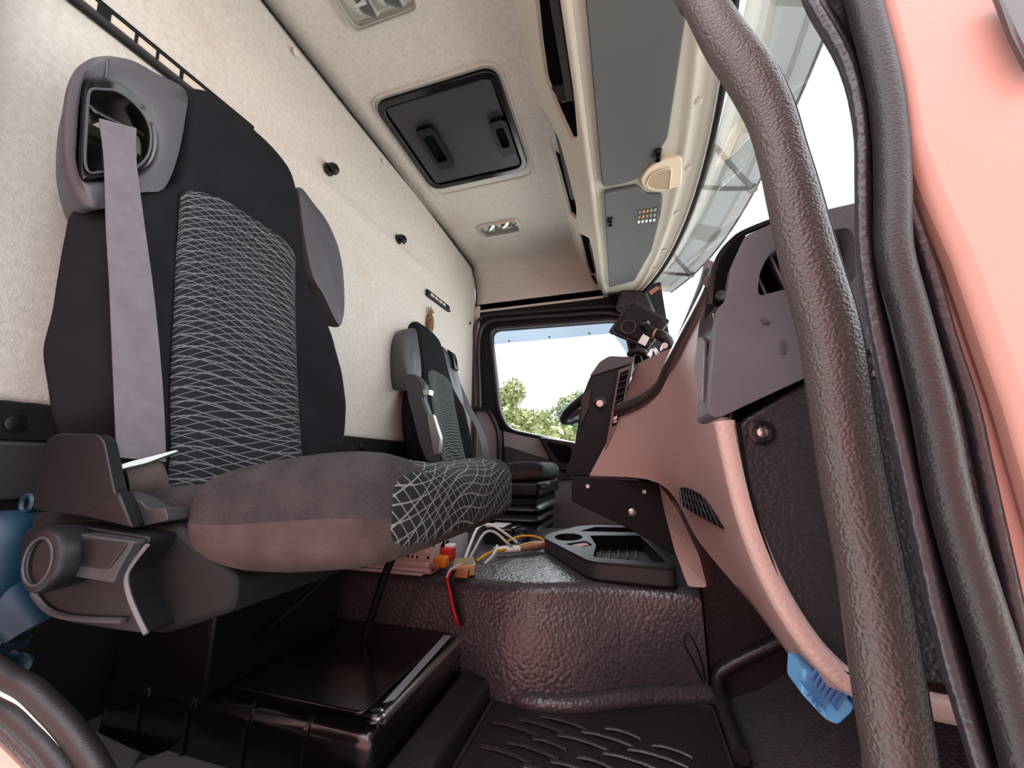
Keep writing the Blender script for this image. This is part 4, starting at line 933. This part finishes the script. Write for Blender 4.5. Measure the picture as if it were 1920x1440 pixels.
# ceiling lamps
def lamp(x0, x1, y0, y1, label):
    t = thing('ceiling_lamp', label, 'lamp', ((x0+x1)/2, (y0+y1)/2, ZC), 'ceiling lamps')
    b0 = rp([V((x0, y0, ZC)), V((x1, y0, ZC)), V((x1, y1, ZC)), V((x0, y1, ZC))], .025, 5)
    ext('bezel', b0, (0, 0, -.008), 'trim_beige', t, .003, holes=(inset(b0, .86),))
    def rf(u, v):
        x = x0+.014+(x1-x0-.028)*u; y = y0+.012+(y1-y0-.024)*v
        return V((x, y, ZC-.003-.012*abs(math.sin(u*math.pi*2.5))*math.sin(math.pi*v)))
    grid('reflector', rf, 30, 8, 'lamp_metal', t)
    for k in (.3, .7):
        q = V((x0+(x1-x0)*k, (y0+y1)/2, ZC-.010)); tube('bulb', [q+V((-.018, 0, 0)), q, q+V((.018, 0, 0))], .006, 'white_plastic', t, n=8)
    ext('lens', [q+V((0, 0, -.016)) for q in inset(b0, .92, 0)], (0, 0, -.003), 'side_glass', t, .001)
    ext('lens_rim', [q+V((0, 0, -.0)) for q in inset(b0, .95, 0)], (0, 0, -.016), 'trim_beige', t, .001, holes=(inset(b0, .90),))
lamp(-.712, -.480, .615, .735, 'clear ceiling lamp with mirrored reflector above the passenger seat')
lamp(-.712, -.482, 1.725, 1.825, 'clear ceiling lamp with mirrored reflector beyond the roof hatch')
# coat hooks
for p, lb in (((616, 318), 'black coat hook on the rear wall above the passenger seat shoulder'), ((747, 449), 'black coat hook on the rear wall between the two seats')):
    q = PX(XW+.004, p)[0]; t = thing('coat_hook', lb, 'hook', q, 'coat hooks')
    lathe('hook_base', ((.021, 0), (.019, .006), (.012, .010), (0, .011)), q, (1, 0, 0), 'black_plastic', t, 18)
    tube('hook_arm', [q+V((.002, 0, .008)), q+V((.018, 0, .004)), q+V((.028, 0, -.010)), q+V((.030, 0, -.026))], [.013, .015, .013, .004], 'black_plastic', t, n=10)
# mounting rails
def rail(y0, y1, z0, z1, label, segs, hgt):
    q0, q1 = V((XW+.004, y0, z0)), V((XW+.004, y1, z1)); t = thing('mounting_rail', label, 'rail', (q0+q1)/2, 'rails on the rear wall')
    d = (q1-q0).normalized(); n_ = V((1, 0, 0)).cross(d).normalized(); h = hgt/2
    ext('rail_body', [q0-n_*h, q1-n_*h, q1+n_*h, q0+n_*h], (.010, 0, 0), 'matte_black', t, .002)
    ribbon('rail_lip', [q0-n_*h*.75+V((.013, 0, 0)), (q0+q1)/2-n_*h*.75+V((.013, 0, 0)), q1-n_*h*.75+V((.013, 0, 0))], [n_]*3, hgt*.16, .008, 'dark_grey', t, 2)
    for a, b in segs:
        p, r_ = q0+(q1-q0)*a, q0+(q1-q0)*b
        ext('rail_insert', [p-n_*h*.35, r_-n_*h*.35, r_+n_*h*.42, p+n_*h*.42], (.0125, 0, 0), 'rail_insert', t, .0015)
r0, r1 = PX(XW+.004, (105, -60))[0], PX(XW+.004, (470, 255))[0]
rail(.22, .62, .815, .845, 'long black rail with pale inserts running behind the passenger headrest', [(.05, .22), (.27, .36), (.375, .45), (.465, .56), (.58, .7), (.72, .85)], .046)
ra_, rb_ = PX(XW+.006, (799, 548))[0], PX(XW+.006, (841, 580))[0]
rail(ra_.y, rb_.y, ra_.z, rb_.z, 'short black rail with four white inserts above the driver headrest', [(.12, .26), (.30, .44), (.48, .62), (.66, .78)], .034)
# tied pouch
pc = PX(XW+.012, (806, 600))[0]
pt = thing('cloth_pouch', 'tan tied cloth pouch tucked between the driver headrest and the rear wall', 'pouch', pc-V((0, 0, .08)))
lathe('pouch_body', ((0, -.075), (.012, -.07), (.019, -.05), (.022, -.02), (.019, .010), (.012, .026), (.008, .034)), pc, (0, 0, 1), 'cloth_tan', pt, 18)
for i, (a, b) in enumerate(((-.022, .05), (.0, .062), (.018, .052), (.03, .04))):
    tube('tuft', [pc+V((0, 0, .032)), pc+V((.004, a*.6, .045)), pc+V((.002*i, a, b+.01))], [.006, .004, .002], 'cloth_tan', pt, n=6)

# ================================================================ THINGS ON THE ENGINE TUNNEL
# tray with cup holders
ZU = -.192
tr = thing('cup_tray', 'dark grey moulded tray with cup holder sitting on the engine tunnel', 'tray', (-.05, 1.0, ZT))
to = PZ(ZU, (1019, 1008), (1028, 1000), (1085, 986), (1112, 984), (1195, 986), (1222, 1010), (1270, 1066), (1105, 1052))
to = rp(to, .02, 4)
def ell(cx, cy, rx, ry, n=20): return PZ(ZU, *[(cx+rx*math.cos(2*math.pi*i/n), cy+ry*math.sin(2*math.pi*i/n)) for i in range(n)])
cup = ell(1066, 1007, 26, 7)
pk = rp(PZ(ZU, (1058, 1020), (1098, 1014), (1112, 1022), (1092, 1026)), .01, 3)
bgp = rp(PZ(ZU, (1118, 1022), (1106, 1004), (1200, 1004), (1252, 1056), (1112, 1044)), .012, 3)
bk2 = rp(PZ(ZU, (1086, 996), (1116, 988), (1186, 989), (1196, 998)), .012, 3)
ext('tray_top', to, (0, 0, -.006), 'dark_grey', tr, .002, holes=(cup, pk, bgp, bk2))
loft('tray_wall', [to, [p+V((0, 0, ZT+.004-ZU)) for p in to]], 'dark_grey', tr, cap=False)
ext('tray_floor', [p+V((0, 0, ZT+.006-ZU)) for p in to], (0, 0, -.003), 'matte_black', tr, 0)
for h_ in (cup, pk, bgp, bk2): loft('pocket_wall', [h_, [p+V((0, 0, -.034)) for p in h_]], 'matte_black', tr, cap=False)
fl = PZ(ZU-.030, (1125, 1018), (1245, 1052))
for i in range(5):
    a = PZ(ZT+.0085, (1128+i*16, 1028))[0]; b = PZ(ZT+.0085, (1126+i*17, 1046))[0]
    tube('tray_rib', [a, (a+b)/2, b], .0018, 'dark_grey', tr, n=6, smooth_path=1)
pp_ = PZ(ZU-.004, (1070, 1020), (1096, 1014), (1106, 1021), (1088, 1025))
tag(ext('paper_scrap', pp_, (0, 0, -.002), 'pink_paper', bevel=0), 'pinkish crumpled paper scrap lying in the tray pocket', 'paper')
# power inverter
iv = thing('power_inverter', 'silver finned power inverter box on the engine tunnel under the passenger seat', 'inverter', (-.55, .89, ZT))
ix0, ix1, iy0, iy1, iz0, iz1 = -.72, -.420, .797, 1.0, ZT+.002, ZT+.066
box('inverter_body', (ix0, iy0, iz0), (ix1, iy1, iz1), 'alu', iv, .002)
for i in range(5):
    z = iz0+.004+i*.0125; box('fin', (ix0, iy0-.004, z), (ix1-.004, iy0+.001, z+.008), 'alu', iv, .0015)
box('mount_foot', (ix0, iy0-.014, iz0-.001), (ix1-.012, iy0+.002, iz0+.003), 'alu', iv, .001)
ed_ = box('end_plate', (ix1-.002, iy0, iz0), (ix1+.003, iy1, iz1), 'alu_end', iv, .001)
fc = V((ix1+.0035, iy0+.065, iz0+.033))
for k in range(4):
    t0 = R(20+90*k); ext('fan_slot', [fc+V((0, r_*math.cos(t0+dt), r_*math.sin(t0+dt))) for r_, dt in ((.012, 0), (.026, -.15), (.027, .5), (.024, 1.0), (.012, .9))], (.0012, 0, 0), 'void', ed_, 0)
lathe('fan_hub', ((.008, 0), (.008, .001), (0, .001)), fc, (1, 0, 0), 'void', ed_, 14)
for y, z in ((iy0+.008, iz0+.008), (iy0+.008, iz1-.008), (iy1-.008, iz1-.008), (iy1-.008, iz0+.008)):
    lathe('end_screw', ((.003, 0), (.003, .002), (0, .002)), (ix1+.003, y, z), (1, 0, 0), 'dark_grey', ed_, 8)
for a in ((765, 1054), (773, 1054), (782, 1054), (802, 1056)):
    q = PY(iy0-.004, a)[0]; lathe('vent_hole', ((.003, 0), (.003, .0008), (0, .0008)), (q.x, iy0-.0035, iz0+.034), (0, -1, 0), 'void', iv, 10)
# terminals and plugs
tm = thing('terminal_plugs', 'red and yellow power plugs stuck into the end of the silver inverter', 'plug', (ix1+.02, .86, ZT+.02))
box('red_plug', (ix1+.002, .838, ZT+.018), (ix1+.030, .868, ZT+.048), 'red_plastic', tm, .005)
box('yellow_plug', (ix1+.002, .808, ZT+.012), (ix1+.030, .834, ZT+.036), 'orange_plastic', tm, .005)
box('white_tab', (ix1+.010, .845, ZT+.046), (ix1+.030, .866, ZT+.054), 'white_plastic', tm, .002)
lathe('knob', ((.007, 0), (.007, .014), (0, .015)), (ix1+.003, .80, ZT+.018), (1, 0, 0), 'copper', tm, 12)
cn = PZ(ZT+.014, (850, 1056), (887, 1052), (892, 1068), (848, 1071)); cb_ = thing('serial_connector', 'beige metal multi-pin connector lying beside the inverter', 'connector', V((cn[0].x, cn[0].y, ZT)))
ext('connector_shell', [p+V((0, 0, .010)) for p in cn], (0, 0, -.022), 'brass', cb_, .002)
c0, c1 = PZ(ZT+.012, (852, 1070))[0], PZ(ZT+.012, (884, 1070))[0]
box('pin_housing', (c0.x, c0.y-.014, ZT+.002), (c1.x, c0.y+.004, ZT+.018), 'copper', cb_, .002)
# loose wires
def wire(name, label, pts, r_, mat_): return tag(tube(name, pts, r_, mat_, n=7, smooth_path=5), label, 'wire', 'wires on the tunnel')
zt = ZT+.006
wire('loop_wire', 'white looped wire standing up beside the inverter', [V((-.385, .90, zt)), V((-.39, .95, zt+.03)), V((-.385, .99, zt+.065)), V((-.36, 1.01, zt+.07)), V((-.33, 1.03, zt+.05)), V((-.30, 1.06, zt+.02))], .0035, 'white_wire')
wire('loop_wire', 'grey looped wire nested inside the white loop', [V((-.375, .90, zt)), V((-.375, .94, zt+.02)), V((-.365, .98, zt+.052)), V((-.345, 1.0, zt+.054)), V((-.31, 1.0, zt+.03)), V((-.295, 1.02, zt+.01))], .0035, 'alu_end')
wire('loop_wire', 'short white wire curling down onto the beige connector', [V((-.33, .95, zt+.02)), V((-.312, .93, zt+.035)), V((-.305, .88, zt+.025)), V((-.315, .85, zt+.012))], .003, 'white_wire')
wire('yellow_lead', 'yellow wire running towards the copper splice', [V((-.36, .92, zt)), V((-.34, .96, zt+.012)), V((-.30, 1.02, zt+.014)), V((-.27, 1.08, zt+.016)), V((-.245, 1.12, zt+.008))], .0032, 'yellow_wire')
wire('yellow_lead', 'orange-yellow wire lying over the white splice', [V((-.33, 1.07, zt+.02)), V((-.30, 1.11, zt+.028)), V((-.26, 1.14, zt+.022)), V((-.235, 1.14, zt+.006))], .003, 'yellow_wire')
tag(tube('wire_splice', [V((-.285, 1.03, zt+.012)), V((-.255, 1.06, zt+.014)), V((-.225, 1.09, zt+.012))], [.008, .011, .008], 'copper', n=10), 'copper coloured splice block in the wires', 'connector')
tag(tube('white_splice', [V((-.335, 1.0, zt+.010)), V((-.31, 1.01, zt+.012)), V((-.285, 1.03, zt+.010))], [.008, .010, .008], 'white_plastic', n=10), 'white plastic splice beside the copper one', 'connector')
tag(tube('black_plug', [V((-.215, 1.10, zt+.006)), V((-.195, 1.125, zt+.010)), V((-.18, 1.14, zt+.006))], [.006, .009, .005], 'rubber', n=10), 'small black plug at the end of the yellow wire', 'plug')
bd = thing('black_adapter', 'black adapter box with a white label standing on the tunnel behind the cushion', 'adapter', (-.36, 1.16, ZT))
box('adapter_body', (-.42, 1.12, ZT+.001), (-.33, 1.22, ZT+.052), 'gloss_black', bd, .006); box('adapter_label', (-.415, 1.125, ZT+.052), (-.36, 1.21, ZT+.053), 'paper_white', bd, 0)
tube('adapter_cable', [V((-.335, 1.15, ZT+.03)), V((-.305, 1.15, ZT+.045)), V((-.295, 1.17, ZT+.02)), V((-.31, 1.18, ZT+.006))], .006, 'rubber', bd, n=8)
# red and black cable down to the grommet
cpx = [(868, 1058, .80), (846, 1070, .785), (839, 1085, .775), (843, 1105, .772), (850, 1140, .772), (858, 1165, .772)]
cp_ = [at(c, a, b) for a, b, c in cpx]+[gm+V((0, 0, .004))]
rc = thing('power_cable', 'twin red and black cable hanging from the inverter to the seat box', 'cable', gm)
tube('red_core', cp_[1:], .0042, 'red_wire', rc, n=8); tube('black_core', [p+V((.007, .0, .001)) for p in cp_[1:]], .0034, 'matte_black', rc, n=8)
tube('white_core', [p+V((-.001, -.002, .002)) for p in cp_[:3]], .0025, 'white_wire', rc, n=7)

# ================================================================ BLUE THINGS
# connector hanging under the dashboard
cq0 = PY(.36, (1506, 1256), (1528, 1264), (1604, 1322), (1572, 1362), (1512, 1304))
bc = thing('wiring_connector', 'pale blue multi-way wiring connector hanging under the dashboard edge', 'connector', sum(cq0, V())/5)
sh_ = ext('connector_shell', rp(PY(.36, (1506, 1254), (1530, 1262), (1604, 1324), (1598, 1338), (1572, 1362), (1550, 1352), (1504, 1302)), .003), (0, .03, 0), 'blue_pale', bc, .002)
ca, cb2 = PY(.357, (1520, 1275))[0], PY(.357, (1566, 1330))[0]
for i in range(7):
    t = i/6.; p = ca*(1-t)+cb2*t; tube('pin_slot', [p, p+V((.004, 0, .006)), p+V((.008, 0, .011))], .0013, 'blue_text', sh_, n=5, smooth_path=1)
ext('shell_step', PY(.352, (1504, 1282), (1552, 1338), (1552, 1352), (1504, 1302)), (0, .01, 0), 'blue_pale', sh_, .001)
for i in range(5):
    p = PY(.372, (1550+i*12, 1290+i*9))[0]; tube('terminal', [p, p+V((.003, .012, .010))], .002, 'blue_text', sh_, n=6, smooth_path=0)
txt('connector_letters', 'NC', PY(.3505, (1530, 1316))[0], PY(.35, (1550, 1340))[0]-PY(.35, (1510, 1292))[0], V((0, 0, 1)), .008, 'blue_text', bc)
# blue jug on the floor behind the seat
jg = thing('blue_jug', 'blue plastic jug with an open spout standing behind the passenger seat side', 'jug', (-.735, .315, -.24))
jc = PX(-.72, (-18, 1060))[0]
lathe('jug_body', ((.0, -.055), (.034, -.055), (.038, -.045), (.040, .030), (.036, .046), (.028, .056), (.012, .060), (0, .060)), jc, (0, 0, 1), 'blue_plastic', jg, 24)
tube('jug_ring', [jc+V((.012+.010*math.cos(t), .012, .068+.010*math.sin(t))) for t in [2*math.pi*i/14 for i in range(14)]], .003, 'blue_plastic', jg, n=6, smooth_path=0, closed=True)
j0, j1 = PX(-.70, (18, 1120))[0], PX(-.68, (62, 1176))[0]; dj = (j1-j0).normalized()
lathe('spout', ((.024, -.03), (.024, .0), (.022, (j1-j0).length), (.019, (j1-j0).length), (.018, 0)), j0, dj, 'blue_plastic', jg, 22)
tube('spout_fin', [j0+V((0, 0, .028)), (j0+j1)/2+V((0, 0, .026)), j1+V((0, 0, .02))], .004, 'blue_plastic', jg, n=6)
jb = PX(-.72, (0, 1230))[0]
ft = thing('blue_rag', 'crumpled blue plastic scrap lying below the blue jug', 'scrap', jb-V((0, 0, .02)))
def ragf(u, v): return PX(-.73, (-40+85*u, 1195+75*v))[0]+V((.03*v, 0, 0))+V((.010*math.sin(9*u+3*v), .008*math.sin(11*v+2*u), .006*math.sin(7*u-8*v)))
grid('scrap_sheet', ragf, 14, 14, 'blue_plastic', ft, thick=.004)

sq_ = PY(2.0, (1216, 547), (1231, 536), (1236, 541), (1221, 553))
tag(ext('windscreen_sticker', sq_, (0, .001, 0), 'copper', bevel=0), 'small brownish sticker at the far upper corner of the windscreen', 'sticker')

# ================================================================ lift everything so the cab floor is z = 0
for o in list(sc.objects):
    if o.parent is None and o.type not in ('CAMERA', 'LIGHT'): o.location.z += FLOOR
